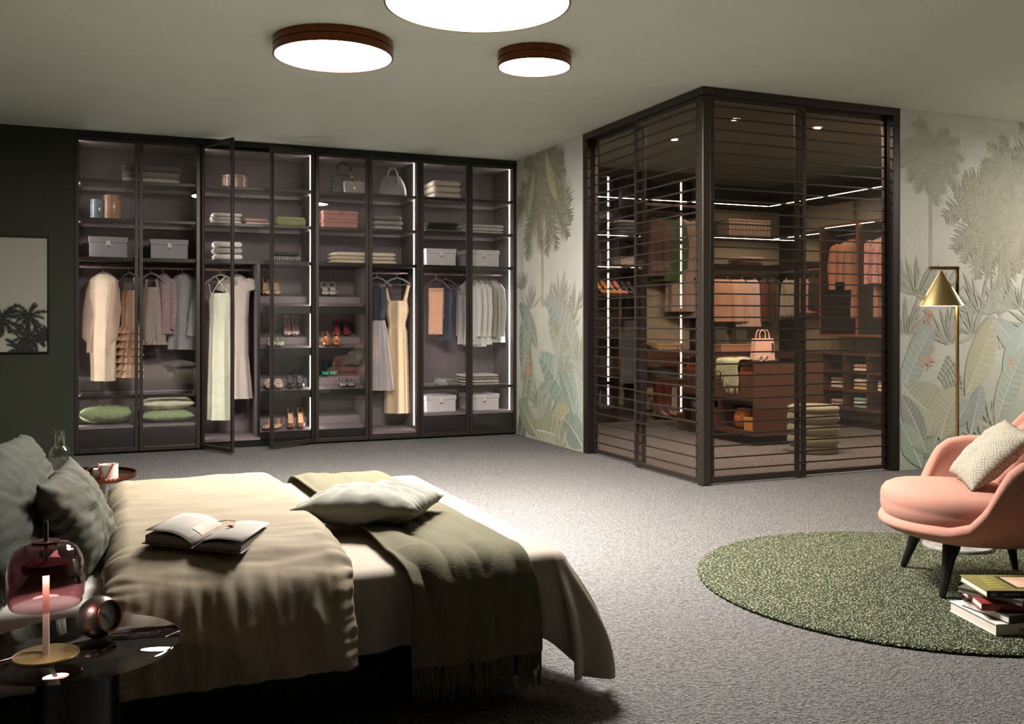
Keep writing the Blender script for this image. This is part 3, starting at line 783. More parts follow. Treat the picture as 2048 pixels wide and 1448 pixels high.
# table lamp
M_VIOLET = sheet_glass('plum_tinted_glass', (0.80, 0.60, 0.63), ior=1.5)
M_PLUM = mat('plum_metal_disc', '#5a2c2c', 0.35, metal=0.6, var=0.08)
M_OPAL = mat('opal_stem_lit_look', '#d3b9ab', 0.4, var=0.03, emit=0.08)  # faint emission stands in for the disc's light on the stem
lx, ly = PZ(92, 1312, ZT)[:2]
tl = thing('table_lamp', 'plum glass dome table lamp with brass foot', 'table lamp', (lx, ly, ZT))
G().lathe([(.0005, 0), (.060, 0), (.061, .002), (.060, .005), (.0005, .006)], 48, cap0=False, cap1=False).build('base', M_BRASS, tl, smooth=40)
G().lathe([(.0062, .0055), (.0062, .168)], 16).build('stem', M_OPAL, tl, smooth=40)
G().lathe([(.0004, .168), (.043, .168), (.044, .170), (.044, .181), (.0425, .184), (.0004, .184)], 40, cap0=False, cap1=False).build('disc', M_PLUM, tl, smooth=35)
G().lathe([(.0045, .187), (.0045, .262), (.003, .265)], 14).build('top_rod', M_GUN, tl, smooth=40)
G().lathe([(.0004, .2225), (.026, .2225), (.026, .2265), (.0004, .2265)], 32, cap0=False, cap1=False).build('collar', M_PLUM, tl, smooth=35)
dome = [(.0635, .101), (.0655, .104), (.0685, .115), (.0705, .135), (.0700, .165), (.066, .190), (.057, .209), (.043, .219), (.026, .222), (.010, .222)]
inner = [(r - .002, z - .0015) for r, z in reversed(dome)]
G().lathe(dome + inner, 56, cap0=False, cap1=False).build('shade', M_VIOLET, tl, smooth=80)
G().lathe([(.0004, .1672), (.034, .1672)], 32, cap0=False, cap1=False).build('light_disc', emission('table_lamp_glow', '#ffdcc8', E_TABLELAMP), tl)
pts = [(-.006 - .16 * t, .002 + .012 * sin(t * 7) - .02 * t, .008 if t < .3 else .003) for t in [i / 14 for i in range(15)]]
G().tube(pts, .0016, 6).build('cable', M_GUN, tl, smooth=60)
# clock
cx, cy_ = PZ(198, 1278, ZT)[:2]; CR = .043
ck = thing('table_clock', 'gunmetal ball-shaped table clock with grey dial', 'clock', (cx, cy_ + .012, ZT))
prof = [(CR * sin(a), -CR * cos(a)) for a in [pi * (i / 24) * .73 + .001 for i in range(25)]]
re, ze = prof[-1]
prof += [(re - .0025, ze + .0005), (re - .003, ze - .016)]
clr = (radians(80), 0, radians(47))
body = G().lathe(prof, 48, cap0=True, cap1=False).build('case', M_GUN, ck, loc=(0, 0, CR * .985), rot=clr, smooth=60)
G().lathe([(re - .001, ze - .001), (re + .0008, ze), (re + .0003, ze + .002), (re - .0025, ze + .002), (re - .003, ze)], 48, cap0=False, cap1=False).build('bezel', M_BRONZE, body, smooth=60)
G().lathe([(.0002, ze - .012), (re - .003, ze - .012)], 40, cap0=False, cap1=False).build('dial', mat('clock_dial', '#c9c6bf', .6, var=.04), body)
hd = mat('clock_hand', '#141212', .5)
for a, l, w in ((radians(205), .018, .0011), (radians(50), .024, .0009), (radians(120), .022, .0004)):
    g = G().box(-w, w, -.006, l, 0, .0006); o = g.build('hand', hd, body, loc=(0, 0, ze - .0105 + w), rot=(0, 0, a))
# carafe, tumbler, candle, beads
M_RIB = sheet_glass('ribbed_clear_glass', (0.93, 0.94, 0.91), ior=1.5, rough=0.03)
def ribbed(prof, n=72, amp=.03):
    g = G(); rr = []
    for r, z, rib in prof: rr.append([(r * (1 + (amp * (i % 2) if rib else 0)) * cos(2 * pi * i / n), r * (1 + (amp * (i % 2) if rib else 0)) * sin(2 * pi * i / n), z) for i in range(n)])
    return g.rings(rr, True, True, False)
zt2 = .4505
px, py = PZ(120, 944, zt2)[:2]
ca = thing('carafe', 'ribbed clear glass carafe with tall glass stopper on bronze tray', 'carafe', (px, py, zt2))
ribbed([(.040, 0.001, 1), (.042, .006, 1), (.042, .085, 1), (.040, .098, 0), (.030, .108, 0), (.0215, .115, 0), (.020, .125, 0)]).build('bottle', M_RIB, ca, smooth=30)
G().lathe([(.014, .10), (.0205, .118), (.0205, .182), (.0190, .184), (.0185, .120), (.012, .106)], 36, cap0=True, cap1=False).build('stopper', M_RIB, ca, smooth=30)
G().lathe([(.0385, .004), (.0385, .07)], 36).build('water', sheet_glass('still_water', (.93, .95, .94), ior=1.2), ca, smooth=40)
px, py = PZ(144, 950, zt2)[:2]
o = ribbed([(.026, .001, 1), (.028, .004, 1), (.0285, .062, 1), (.027, .062, 1), (.0265, .008, 0)], amp=.025).build('tumbler', M_RIB, loc=(px, py, zt2), smooth=30)
tag(o, 'low ribbed drinking glass beside the carafe', 'glass')
px, py = PZ(218, 960, zt2)[:2]
cd = thing('candle_cup', 'pale frosted candle cup draped with pink beads', 'candle', (px, py, zt2))
G().lathe([(.033, .0005), (.0355, .003), (.0355, .066), (.0335, .066), (.0335, .038), (.0004, .036)], 40, cap0=True, cap1=False).build('cup', mat('frosted_cup', '#cfc5bc', .45, var=.05), cd, smooth=40)
G().lathe([(.0004, .0365), (.033, .0365)], 32, cap0=False, cap1=False).build('wax', mat('rose_wax', '#c58a7c', .5), cd)
o = thing('bead_necklace', 'pink pearl bead necklace lying on the tray round the candle cup', 'necklace', (px, py, zt2))
M_BEAD = mat('rose_pearl', '#b8605a', .25, var=.1, coat=.4)
bead = None
path = []
for i in range(46):
    a = radians(150 + 170 * i / 45); rr = .0405 + .0025 * sin(i); path.append((rr * cos(a), rr * sin(a), .0045 + .004 * (i % 2)))
for i in range(16): path.append((.0405 * cos(radians(235 - i * 3)), .0405 * sin(radians(235 - i * 3)), .008 + i * .0041))
for i in range(16): path.append((.0405 * cos(radians(250 + i * 3)), .0405 * sin(radians(250 + i * 3)), .008 + i * .0041))
for i in range(20): path.append((-.04 - .0042 * (i % 12), -.032 + .004 * sin(i * .9) + (.004 if i > 11 else 0), .0045))
for p in path:
    if bead is None: b = G().lathe([(.0042 * sin(pi * k / 6) + 1e-5, -.0042 * cos(pi * k / 6)) for k in range(7)], 8, cap0=False, cap1=False).build('bead', M_BEAD, o, loc=p, smooth=80); bead = b.data
    else: place('bead', bead, o, loc=p)
px, py = PZ(188, 962, zt2)[:2]
o = thing('white_candle', 'short white candle standing next to the candle cup', 'candle', (px + .012, py + .02, zt2))
G().lathe([(.0165, 0), (.017, .002), (.017, .046), (.015, .048), (.0004, .047)], 28, cap0=True, cap1=False).build('wax', M_WHITE, o, smooth=40)
G().tube([(0, 0, .047), (.001, 0, .054)], .0008, 5).build('wick', M_BLACK, o)
px, py = PZ(165, 955, zt2)[:2]
sg = thing('sunglasses', 'glossy brown sunglasses lying on the tray by the pillows', 'sunglasses', (px + .01, py - .03, zt2), radians(20))
M_TORT = mat('tortoise_acetate', '#4a3833', .15, var=.35, nscale=60, coat=.6)
for sx in (-1, 1):
    fr = G(); n = 20
    fr.rings([[((sx * .030 + (.024 + d) * cos(2 * pi * i / n)), w, .022 + (.019 + d) * sin(2 * pi * i / n)) for i in range(n)] for d, w in ((0, 0), (.004, 0), (.004, .005), (0, .005))], True, loop=True)
    f = fr.build('lens_frame', M_TORT, sg, smooth=40)
    G().rings([[((sx * .030 + .024 * cos(2 * pi * i / n)), .0025, .022 + .019 * sin(2 * pi * i / n)) for i in range(n)], [((sx * .030), .0028, .022)] * n], True).build('lens', M_SMOKEGLASS, f)
    G().tube([(sx * .058, .003, .028), (sx * .060, .06, .026), (sx * .056, .11, .012)], .0028, 6).build('temple', M_TORT, sg, smooth=60)
G().tube([(-.007, .002, .026), (0, .002, .029), (.007, .002, .026)], .0028, 6).build('bridge', M_TORT, sg, smooth=60)

# ------------------------------------------------------------------ open book on the bed
def open_book():
    zb = .503
    t = thing('open_book', 'open book with blank-looking pages lying on the sand duvet', 'book', (*PZ(384, 1098, zb)[:2], zb), rot=(radians(-2), radians(6), radians(-23)))
    cov = mat('grey_cloth_cover', '#6b645c', .8, var=.1, nscale=80); pw, ph = .128, .285
    def page(sgn, k, lift):
        def fn(a, b):
            x = sgn * (.002 + a * (pw - k * .002)); z = .006 + lift * sin(min(1, a * 1.35) * pi * .62) * (1 - .35 * a) + .002
            return (x, b * ph, z)
        return fn
    for sgn, nm in ((-1, 0), (1, 1)):
        g = G(); n = 16; up = .032 if sgn < 0 else .026
        prof = [(sgn * (.001 + a / n * pw), .004 + up * (sin(min(1, a / n * 1.5) * pi / 2) ** .8) * (1 - .42 * (a / n))) for a in range(n + 1)]
        poly = [(x, z) for x, z in prof] + [(sgn * pw, .004), (sgn * .001, .004)]
        b = G().prism(poly, 0.004, ph - .004, 'y').build('page_block', M_PAPER, t, smooth=30)
        # a lifted leaf
        lf = G().grid(14, 2, lambda a, bb: (sgn * (.001 + a * pw * 1.02), .002 + bb * (ph - .004), .006 + (up + .004) * (sin(min(1, a * 1.6) * pi / 2) ** .75) * (1 - (.10 if sgn > 0 else .18) * a)))
        lf.build('leaf', M_PAPER, t, smooth=180, solid=.0006)
        # printed lines as thin ink bars
        ink = G()
        for r in range(24):
            yy = .03 + r * .0086; a0, a1 = .14, .90 - (.3 if r % 7 == 6 else 0)
            ln = [(sgn * (.001 + a * pw * 1.02), .0066 + (up + .004) * (sin(min(1, a * 1.6) * pi / 2) ** .75) * (1 - (.10 if sgn > 0 else .18) * a)) for a in [lerp(a0, a1, q / 8) for q in range(9)]]
            ink.rings([[(x, yy, z) for x, z in ln], [(x, yy + .0018, z) for x, z in ln]], closed=False)
        io = ink.build('print_lines', mat('faint_ink', '#aaa198', .9), t); io['kind'] = 'stuff'
        G().box(sgn * .0, sgn * (pw + .006), -.003, ph + .003, 0, .003).build('cover', cov, t, bevel=.001)
    bk = G().grid(6, 8, lambda a, b: (-(.001 + (.05 + .24 * a) * .128), lerp(.10, .25, b), .008 + .036 * (sin(min(1, (.05 + .24 * a) * 1.6) * pi / 2) ** .75) * (1 - .18 * (.05 + .24 * a)))).build('bookmark', mat('peach_card', '#b9745f', .6), t)
    G().tube([(-.008, .235, .030), (.012, .25, .034), (.040, .24, .036), (.048, .20, .035)], .0012, 5).build('ribbon', mat('copper_ribbon', '#8a4a33', .4), t)
    G().rings([[(.048, .200, .036)] * 3, [(.036, .165, .034), (.060, .165, .033), (.048, .165, .040)]], True, False, True).build('tassel', MATS['copper_ribbon'], t)
open_book()

# ------------------------------------------------------------------ rug, armchair, floor lamp, books
def rug_material():
    t = NT('braided_green_rug'); p = t.add('ShaderNodeBsdfPrincipled'); p.inputs['Roughness'].default_value = 1.0; p.inputs['Specular IOR Level'].default_value = 0.1
    tc = t.add('ShaderNodeTexCoord'); w = t.add('ShaderNodeTexWave', i_Scale=16.0, i_Distortion=2.2, i_Detail=3.0, i_Detail_Scale=6.0); w.wave_type = 'RINGS'; w.rings_direction = 'Z'
    v = t.add('ShaderNodeTexVoronoi', i_Scale=120.0); n = t.add('ShaderNodeTexNoise', i_Scale=150.0, i_Detail=4.0)
    for q in (w, v, n): t.link(tc.outputs['Object'], q.inputs['Vector'])
    m1 = t.add('ShaderNodeMath', operation='MULTIPLY_ADD', i_1=0.10); t.link(w.outputs['Fac'], m1.inputs[0]); t.link(n.outputs['Fac'], m1.inputs[2])
    m2 = t.add('ShaderNodeMath', operation='SUBTRACT'); t.link(m1.outputs[0], m2.inputs[0]); t.link(v.outputs['Distance'], m2.inputs[1])
    rp = t.add('ShaderNodeValToRGB'); e = rp.color_ramp.elements; e[0].position = .05; e[1].position = .42
    e[0].color = (*lin('#363c2c'), 1); e[1].color = (*lin('#bab8a2'), 1); k = rp.color_ramp.elements.new(.22); k.color = (*lin('#74775f'), 1)
    t.link(m2.outputs[0], rp.inputs['Fac']); t.link(rp.outputs[0], p.inputs['Base Color'])
    bp = t.add('ShaderNodeBump', i_Strength=1.0, i_Distance=.012); t.link(m2.outputs[0], bp.inputs['Height']); t.link(bp.outputs[0], p.inputs['Normal'])
    t.link(p.outputs[0], t.out.inputs['Surface']); return t.m
RC, RR = (3.128, 3.035), .905
def rug():
    n = 220; rr = []
    for r, z in ((0.001, .018), (.3, .018), (.6, .018), (RR - .02, .018), (RR - .006, .016), (RR, .009), (RR - .004, .001)):
        rr.append([((r + (.004 * (i % 2) if r > .85 else 0)) * cos(2 * pi * i / n), (r + (.004 * (i % 2) if r > .85 else 0)) * sin(2 * pi * i / n), z) for i in range(n)])
    return G().rings(rr, True, False, True)
o = rug().build('round_rug', rug_material(), smooth=60, loc=(*RC, 0)); tag(o, 'round mottled green woven rug under the pink armchair', 'rug')
ZRUG = .0182

M_PINK = mat('salmon_wool_upholstery', '#a97768', 0.9, var=0.05, nscale=150, bump=0.12, bscale=600, sheen=0.1)
CH = (3.325, 2.872); CRZ = radians(152)
ch = thing('armchair', 'salmon pink rounded lounge armchair with black legs', 'armchair', (*CH, ZRUG), CRZ)
RIM = [(0, .85), (20, .84), (32, .79), (44, .69), (54, .59), (66, .55), (79, .547), (90, .53), (97, .495), (103, .425), (109, .345), (117, .285), (128, .262), (180, .258)]
def rim_h(t): return interp(RIM, abs(t))[0] + .0
def plan(t):
    r = radians(t); a = .40 if abs(t) > 90 else .36
    return (-a * cos(r), .405 * sin(r) * (1.0))
def shell_pt(t, s, inner):
    h = rim_h(t) ; x, y = plan(t); z0 = .198
    fr = .60 + .40 * sin(min(1, s * 1.0) * pi / 2) ** .8
    z = z0 + (h - z0) * (s ** 1.25)
    lx_ = 0
    if z > .42:
        k = (z - .42); bk = max(0, cos(radians(t))); lx_ = -k * .34 * bk; fr += k * .05 * (1 - bk)
    th = .055 if inner else 0
    L_ = sqrt(x * x + y * y); f = fr * (L_) - (th if inner else 0)
    return (x / L_ * f + lx_, y / L_ * f, z + (.035 * (1 - s) if inner else 0))
def shell():
    g = G(); n = 120; rings = []
    for i in range(n):
        t = -180 + 360 * i / n; row = []
        row.append((0, 0, .196))
        for s in [k / 14 for k in range(15)]: row.append(shell_pt(t, s, False))
        po, pi_ = Vector(shell_pt(t, 1, False)), Vector(shell_pt(t, 1, True)); mid = (po + pi_) / 2
        for a in (45, 90, 135):
            r = radians(a); row.append(tuple(mid + (po - mid) * cos(r) + Vector((0, 0, .026)) * sin(r)))
        for s in [k / 12 for k in range(12, -1, -1)]: row.append(shell_pt(t, s, True))
        row.append((0, 0, .235)); rings.append(row)
    return g.rings(rings, closed=False, loop=True)
shell().build('shell', M_PINK, ch, smooth=180)
def seat_cushion():
    g = G(); n = 72; rows = []
    def ring(k, z, sx=0): return [(.075 + (.315 * abs(cos(a)) ** .92 * (1 if cos(a) > 0 else -1)) * k, .325 * k * (abs(sin(a)) ** .9) * (1 if sin(a) > 0 else -1), z - .034 + .02 * (cos(a) * k - .2) * .6) for a in [2 * pi * i / n for i in range(n)]]
    for k, z in ((.02, .29), (.86, .290), (.95, .300), (.99, .325), (1.0, .352), (.992, .362), (1.0, .372), (.985, .400), (.94, .420), (.85, .434), (.6, .444), (.3, .448), (.02, .449)): rows.append(ring(k, z))
    return g.rings(rows, True, True, True)
seat_cushion().build('seat_cushion', M_PINK, ch, smooth=70)
def back_cushion():
    def fn(a, b):
        t = lerp(-58, 58, a); s_ = lerp(.42, .93, b); p = Vector(shell_pt(t, s_, True)); nrm = Vector((cos(radians(t)), -sin(radians(t)), .15)).normalized()
        e = (1 - abs(2 * a - 1) ** 4) * (1 - abs(2 * b - 1) ** 4)
        d = .07 * max(0, e) ** .6
        for (ba, bb) in BTN: d -= .03 * math.exp(-(((a - ba) * 9) ** 2 + ((b - bb) * 5) ** 2))
        return tuple(p + nrm * (d - .004))
    return G().grid(50, 36, fn), fn
BTN = ((.3, .62), (.5, .62), (.7, .62), (.4, .3), (.6, .3))
bg, bfn = back_cushion(); bc = bg.build('back_cushion', M_PINK, ch, smooth=180)
for ba, bb in BTN:
    p = bfn(ba, bb); G().lathe([(.010 * sin(pi * k / 6) + 1e-5, -.006 * cos(pi * k / 6)) for k in range(7)], 12, cap0=False, cap1=False).build('button', M_PINK, bc, loc=(p[0] + .004, p[1], p[2]), smooth=80)
LG = .238
for sx in (-1, 1):
    for sy in (-1, 1):
        G().tube([(sx * .15, sy * .15, .205), (sx * .185, sy * .185, .190), (sx * .200, sy * .200, .15), (sx * .212, sy * .212, .10), (sx * LG, sy * LG, .008), (sx * (LG + .001), sy * (LG + .001), .0)], [.020, .034, .026, .020, .0135, .009], 16).build('leg', M_WOODBLK, ch, smooth=60)
def cushion_mat():
    t = NT('woven_diamond_cushion'); p = t.add('ShaderNodeBsdfPrincipled'); p.inputs['Roughness'].default_value = .9
    tc = t.add('ShaderNodeTexCoord'); mp = t.add('ShaderNodeMapping'); mp.inputs['Rotation'].default_value = (0, 0, pi / 4); mp.inputs['Scale'].default_value = (44, 44, 44)
    t.link(tc.outputs['Object'], mp.inputs['Vector']); sx = t.add('ShaderNodeSeparateXYZ'); t.link(mp.outputs[0], sx.inputs[0]); fr = []
    for ax in 'XY':
        f = t.add('ShaderNodeMath', operation='PINGPONG', i_1=1.0); t.link(sx.outputs[ax], f.inputs[0]); fr.append(f)
    mx = t.add('ShaderNodeMath', operation='MAXIMUM'); t.link(fr[0].outputs[0], mx.inputs[0]); t.link(fr[1].outputs[0], mx.inputs[1])
    f2 = t.add('ShaderNodeMath', operation='PINGPONG', i_1=.25); t.link(mx.outputs[0], f2.inputs[0])
    rp = t.add('ShaderNodeValToRGB'); e = rp.color_ramp.elements; e[0].position = .05; e[1].position = .2; e[0].color = (*lin('#7f7a6d'), 1); e[1].color = (*lin('#9d9888'), 1)
    t.link(f2.outputs[0], rp.inputs[0]); t.link(rp.outputs[0], p.inputs['Base Color'])
    bp = t.add('ShaderNodeBump', i_Strength=.6, i_Distance=.003); t.link(f2.outputs[0], bp.inputs['Height']); t.link(bp.outputs[0], p.inputs['Normal'])
    t.link(p.outputs[0], t.out.inputs['Surface']); return t.m
pillow('cushion', 'square beige diamond-patterned cushion on the pink armchair', .36, .33, .12, cushion_mat(), (3.345, 2.845, .556), (Matrix.Rotation(radians(150), 3, 'Z') @ Matrix(((0, -cos(.80), sin(.80)), (1, 0, 0), (0, sin(.80), cos(.80)))) @ Matrix.Rotation(radians(-6), 3, 'Z')).to_euler(), 33, cat='cushion', wr=.5)

# floor lamp
fx, fy = 3.752, 3.375
M_MARBLE = mat('grey_marble', '#8c8a86', .2, var=.35, nscale=14, coat=.3)
M_SHADEIN = mat('white_shade_lining', '#e8e4da', .6, var=.02)
fl = thing('floor_lamp', 'slim brass floor lamp with cone shade behind the armchair', 'floor lamp', (fx, fy, ZRUG))
G().lathe([(.0005, 0), (.156, 0), (.157, .003), (.157, .012), (.155, .015), (.0005, .015)], 56, cap0=False, cap1=False).build('base', M_MARBLE, fl, smooth=35)
ZP = 1.375 - ZRUG
G().tube([(0, 0, .015), (0, 0, ZP)], .0085, 14).build('pole', M_BRASS, fl, smooth=60)
ax, ay = -.9225, .386
G().tube([(0.006 * -ax, .006 * -ay, ZP - .006), (ax * .135, ay * .135, ZP - .006)], .0085, 12).build('arm', M_BRASS, fl, smooth=60)
sh = (ax * .078, ay * .078)
ZA = ZP - .02
cone = [(.004, ZA), (.008, ZA - .004), (.103, ZA - .168), (.102, ZA - .170), (.006, ZA - .010)]
s_ = G().lathe(cone, 56, sh[0], sh[1], cap0=True, cap1=False).build('shade', M_BRASS, fl, smooth=40)
G().lathe([(.100, ZA - .1695), (.030, ZA - .055)], 48, sh[0], sh[1], cap0=False, cap1=True).build('lining', M_SHADEIN, s_, smooth=40)
G().lathe([(.0006, ZA - .125), (.05, ZA - .125)], 32, sh[0], sh[1], cap0=False, cap1=False).build('bulb', emission('floor_lamp_bulb', '#ffe2bd', E_FLOORLAMP), fl)

# stack of books on the rug
def text(s, size, m, parent, loc, rot, name='spine_lettering'):
    cu = bpy.data.curves.new(name, 'FONT'); cu.body = s; cu.size = size; cu.extrude = .0002; cu.materials.append(m)
    tmp = bpy.data.objects.new(name, cu); C.objects.link(tmp); bpy.context.view_layer.update()
    me = bpy.data.meshes.new_from_object(tmp.evaluated_get(bpy.context.evaluated_depsgraph_get())); bpy.data.objects.remove(tmp)
    o = bpy.data.objects.new(name, me); C.objects.link(o); o.parent = parent; o.location = loc; o.rotation_euler = rot; return o
M_INKW = mat('silver_foil', '#b9b3b3', .4, metal=.3); M_INKB = mat('black_ink', '#17161a', .6); M_INKO = mat('ochre_ink', '#a07a4a', .6)
def book(label, corner, ang, w, d, th, z, cover, spine=None, pages='#cfc7bd', top=None):
    """corner = front-left corner seen from the spine side; spine faces local -y"""
    t = thing('book', label, 'book', (corner[0], corner[1], z), ang, group='books stacked on the rug')
    G().box(.004, w - .004, .004, d - .004, .003, th - .003).build('page_block', mat('pages_' + label[:12], pages, .85, var=.1, nscale=3, stretch=(1, 1, 300)), t)
    G().box(0, w, 0, d, 0, .003).build('back_cover', cover, t, bevel=.0006)
    G().box(0, w, 0, d, th - .003, th).build('front_cover', top or cover, t, bevel=.0006)
    G().box(0, w, -.002, .003, 0, th).build('spine', spine or cover, t, bevel=.001)
    return t
zb = ZRUG + .0004
c_white = mat('white_book_cloth', '#c9c2b8', .6, var=.03); c_blk = mat('black_book_cloth', '#151316', .5); c_red = mat('red_book_cloth', '#7a2a26', .5, var=.08)
c_grey = mat('grey_book_cloth', '#4d4741', .6); c_oliv = mat('olive_photo_jacket', '#6d6535', .35, var=.3, nscale=4, col2='#8b8352', coat=.3)
b1 = book('thick white art book at the bottom of the stack', (2.808, 2.364), radians(-16.2), .36, .28, .040, zb, c_white, pages='#c4bbb0')
text('SALV', .018, M_INKB, b1, (.086, -.0024, .013), (pi / 2, 0, 0)); zb += .0403
b2 = book('black-spined book second from the bottom of the stack', (2.850, 2.345), radians(-6), .30, .22, .028, zb, c_blk); zb += .0283
b3 = book('red book in the middle of the stack', (2.815, 2.428), radians(-30), .30, .20, .026, zb, c_red)
text('FIND YOUR', .008, M_INKO, b3, (.03, -.0024, .0145), (pi / 2, 0, 0)); text('ROOM', .010, M_INKO, b3, (.03, -.0024, .004), (pi / 2, 0, 0))
zb += .0263
b4 = book('grey book second from the top of the stack', (2.913, 2.345), radians(17), .26, .226, .020, zb, c_grey, pages='#9d968d'); zb += .0203
b5 = book('olive picture book with black spine on top of the stack', (2.832, 2.42), radians(-24), .34, .212, .024, zb, c_oliv, spine=c_blk)
text('AD', .016, M_INKW, b5, (.012, -.0024, .006), (pi / 2, 0, 0)); text('THE MOST BE', .0095, M_INKW, b5, (.056, -.0024, .008), (pi / 2, 0, 0))
G().box(.115, .33, .030, .190, .0242, .0245).build('cover_photo_border', mat('dark_jacket_border', '#3b3420', .4), b5)
G().box(.13, .33, .042, .178, .0246, .0249).build('cover_photo', mat('cover_photo_print', '#b98f6a', .4, nscale=14, col2='#c9b3a6'), b5)
ln = G()
for k in range(5): ln.box(.03 + k * .006, .085 - k * .003, .04 + k * .03, .048 + k * .03, .0242, .0244)
ln.build('title_print', mat('gold_title', '#a89a52', .4), b5)

# ------------------------------------------------------------------ picture on the green wall
PX0, PX1, PZ0, PZ1 = -1.20, -.517, .856, 1.803
pc = thing('palm_picture', 'black-framed picture of palm crowns against a pale sky', 'picture', (PX0, YB, PZ0))
w_, h_ = PX1 - PX0, PZ1 - PZ0; fw = .012
g = G().box(0, fw, -.025, -.001, 0, h_).box(w_ - fw, w_, -.025, -.001, 0, h_).box(fw, w_ - fw, -.025, -.001, 0, fw).box(fw, w_ - fw, -.025, -.001, h_ - fw, h_)
g.build('frame', M_BLACK, pc, bevel=.001)
mp_ = Mural(lambda u, z, e: (max(fw, min(w_ - fw, u)), -.012 - e, max(fw, min(h_ - fw, z))), 4)
mp_.poly([(fw, fw), (w_ - fw, fw), (w_ - fw, h_ - fw), (fw, h_ - fw)], '#98978a'); mp_.haze = (0, 0)
def up(px, py): p = PY(px, py, YB - .013); return (p[0] - PX0, p[2] - PZ0)
for (px, py, r, trk) in ((58, 632, .15, (90, 690)), (62, 675, .17, (75, 705)), (2, 636, .16, (60, 698)), (-30, 660, .16, (-20, 705)), (40, 700, .13, None), (97, 672, .12, None)):
    u, z = up(px, py)
    if trk:
        u1, z1 = up(*trk); mp_.layer(); dx, dz = u1 - u, z1 - z; ll = sqrt(dx * dx + dz * dz); q = .007
        mp_.poly([(u - dz / ll * q, z + dx / ll * q), (u + dz / ll * q, z - dx / ll * q), (u1 + dz / ll * q, z1 - dx / ll * q), (u1 - dz / ll * q, z1 + dx / ll * q)], '#5e6053')
    for i in range(13):
        a = radians(i * 27 + 10) + mp_.R.uniform(-.15, .15); mp_.frond(u, z, a, r * mp_.R.uniform(.75, 1.1), lin('#1d211a'), droop=.6, wid=.24, n=16)
# the frond colours are darkened to a black-green print
mp_.c = [c if i < 1 else tuple(x * .22 for x in c) for i, c in enumerate(mp_.c)]
mp_.build('palm_print', pc)
# ------------------------------------------------------------------ generic soft goods
def wx(px, dy): return PY(px, 600, YB + dy)[0]
CLOTH = {}
def cloth(col, **k):
    key = (col, tuple(sorted(k.items())))
    if key not in CLOTH:
        kw = dict(rough=.85, var=.07, nscale=25, bump=.15, bscale=140, sheen=.1); kw.update(k)
        col = tuple(min(.86, x * 1.45) for x in lin(col))
        CLOTH[key] = mat('fabric_' + (str(key[0]).lstrip('#') if isinstance(key[0], str) else 'tone%d' % len(CLOTH)) + ('' if not k else '_' + str(len(CLOTH))), col, **kw)
    return CLOTH[key]
def folded_g(w, d, h, layers=2, seed=0, n=16):
    g = G(); rings = []; R = random.Random(seed); m = 4
    for i in range(n + 1):
        a = i / n; e = min(1, min(a, 1 - a) / .06); k = sqrt(max(0.0, 1 - (1 - e) ** 2)) * .5 + .5
        x = (a - .5) * w; row = []
        sg = .10 * h * nz(a * 5 + seed, 1); fw = .02 * d * nz(a * 6 + seed, 4)
        for l in range(layers):                                    # front bumps, bottom to top
            r = h / layers / 2; zc = (2 * l + 1) * r
            for q in range(m):
                an = -pi / 2 + pi * (q + .5) / m
                row.append((x, -d / 2 + .012 - cos(an) * (r + .006 * nz(l * 3 + seed, a * 4)) + fw + (1 - k) * .02, zc + sin(an) * r * .96))
        for q in range(1, 4): row.append((x, lerp(-d / 2 + .03, d / 2 - .02, q / 4), h + sg + .06 * h * nz(a * 7, q + seed)))
        for q in range(4):
            an = pi / 2 - pi * q / 3; row.append((x, d / 2 - .015 + cos(an) * min(.015, h / 2), h / 2 + sin(an) * h / 2))
        row.append((x, 0, 0.0005))
        row = [(p[0], p[1] * (.97 + .03 * k), h / 2 + (p[2] - h / 2) * k if (i in (0, n)) else p[2]) for p in row]
        row = [(p[0], p[1], max(0.0004, p[2])) for p in row]
        rings.append(row)
    return g.rings(rings, True, True, True)
def stack(name, labels, cat, x0, x1, y, d, z, hs, mats, layers=2, group=None, jit=.008, seed=0):
    for i, (lab, h) in enumerate(zip(labels, hs)):
        R = random.Random(seed * 31 + i); w = abs(x1 - x0) * R.uniform(.93, 1.0)
        m = mats[i % len(mats)] if isinstance(mats, (list, tuple)) else mats
        o = folded_g(w, d * R.uniform(.93, 1), h, layers, seed * 7 + i).build(name, m, smooth=180, loc=((x0 + x1) / 2 + R.uniform(-jit, jit), y, z), rot=(0, 0, R.uniform(-.03, .03)))
        tag(o, lab, cat, group); z += h * 1.08 + .001
    return z
def lidded_box(name, label, x0, x1, yf, d, z, h, m, group=None, tab=True, lid=.3, rz=0):
    w = x1 - x0; t = thing(name, label, 'box', ((x0 + x1) / 2, yf + d / 2, z), rz, group)
    hl = h * lid
    G().box(-w / 2 + .006, w / 2 - .006, -d / 2 + .006, d / 2 - .006, 0, h - hl + .004).build('body', m, t, bevel=.003)
    G().box(-w / 2, w / 2, -d / 2, d / 2, h - hl + .005, h).build('lid', m, t, bevel=.004)
    if tab:
        o = G().box(-.016, .016, -d / 2 - .006, -d / 2 + .003, h - hl - .030, h - hl + .018).build('tab', M_WHITE, t, bevel=.003)
        G().box(-.010, .010, -d / 2 - .0075, -d / 2 - .0055, h - hl - .028, h - hl - .020).build('stud', M_BLACK, o)
    return t
def jar(label, x, y, z, r, h, m, lid_m):
    t = thing('lidded_jar', label, 'jar', (x, y, z))
    G().lathe([(r * .92, 0), (r, .008), (r, h * .76), (r * .96, h * .80), (r * .88, h * .81), (r * .88, h * .78)], 36, cap1=False).build('body', m, t, smooth=40)
    G().lathe([(r * .90, h * .802), (r * .98, h * .805), (r * .98, h * .97), (r * .93, h), (.001, h)], 36, cap1=False).build('lid', lid_m, t, smooth=40)
    return t

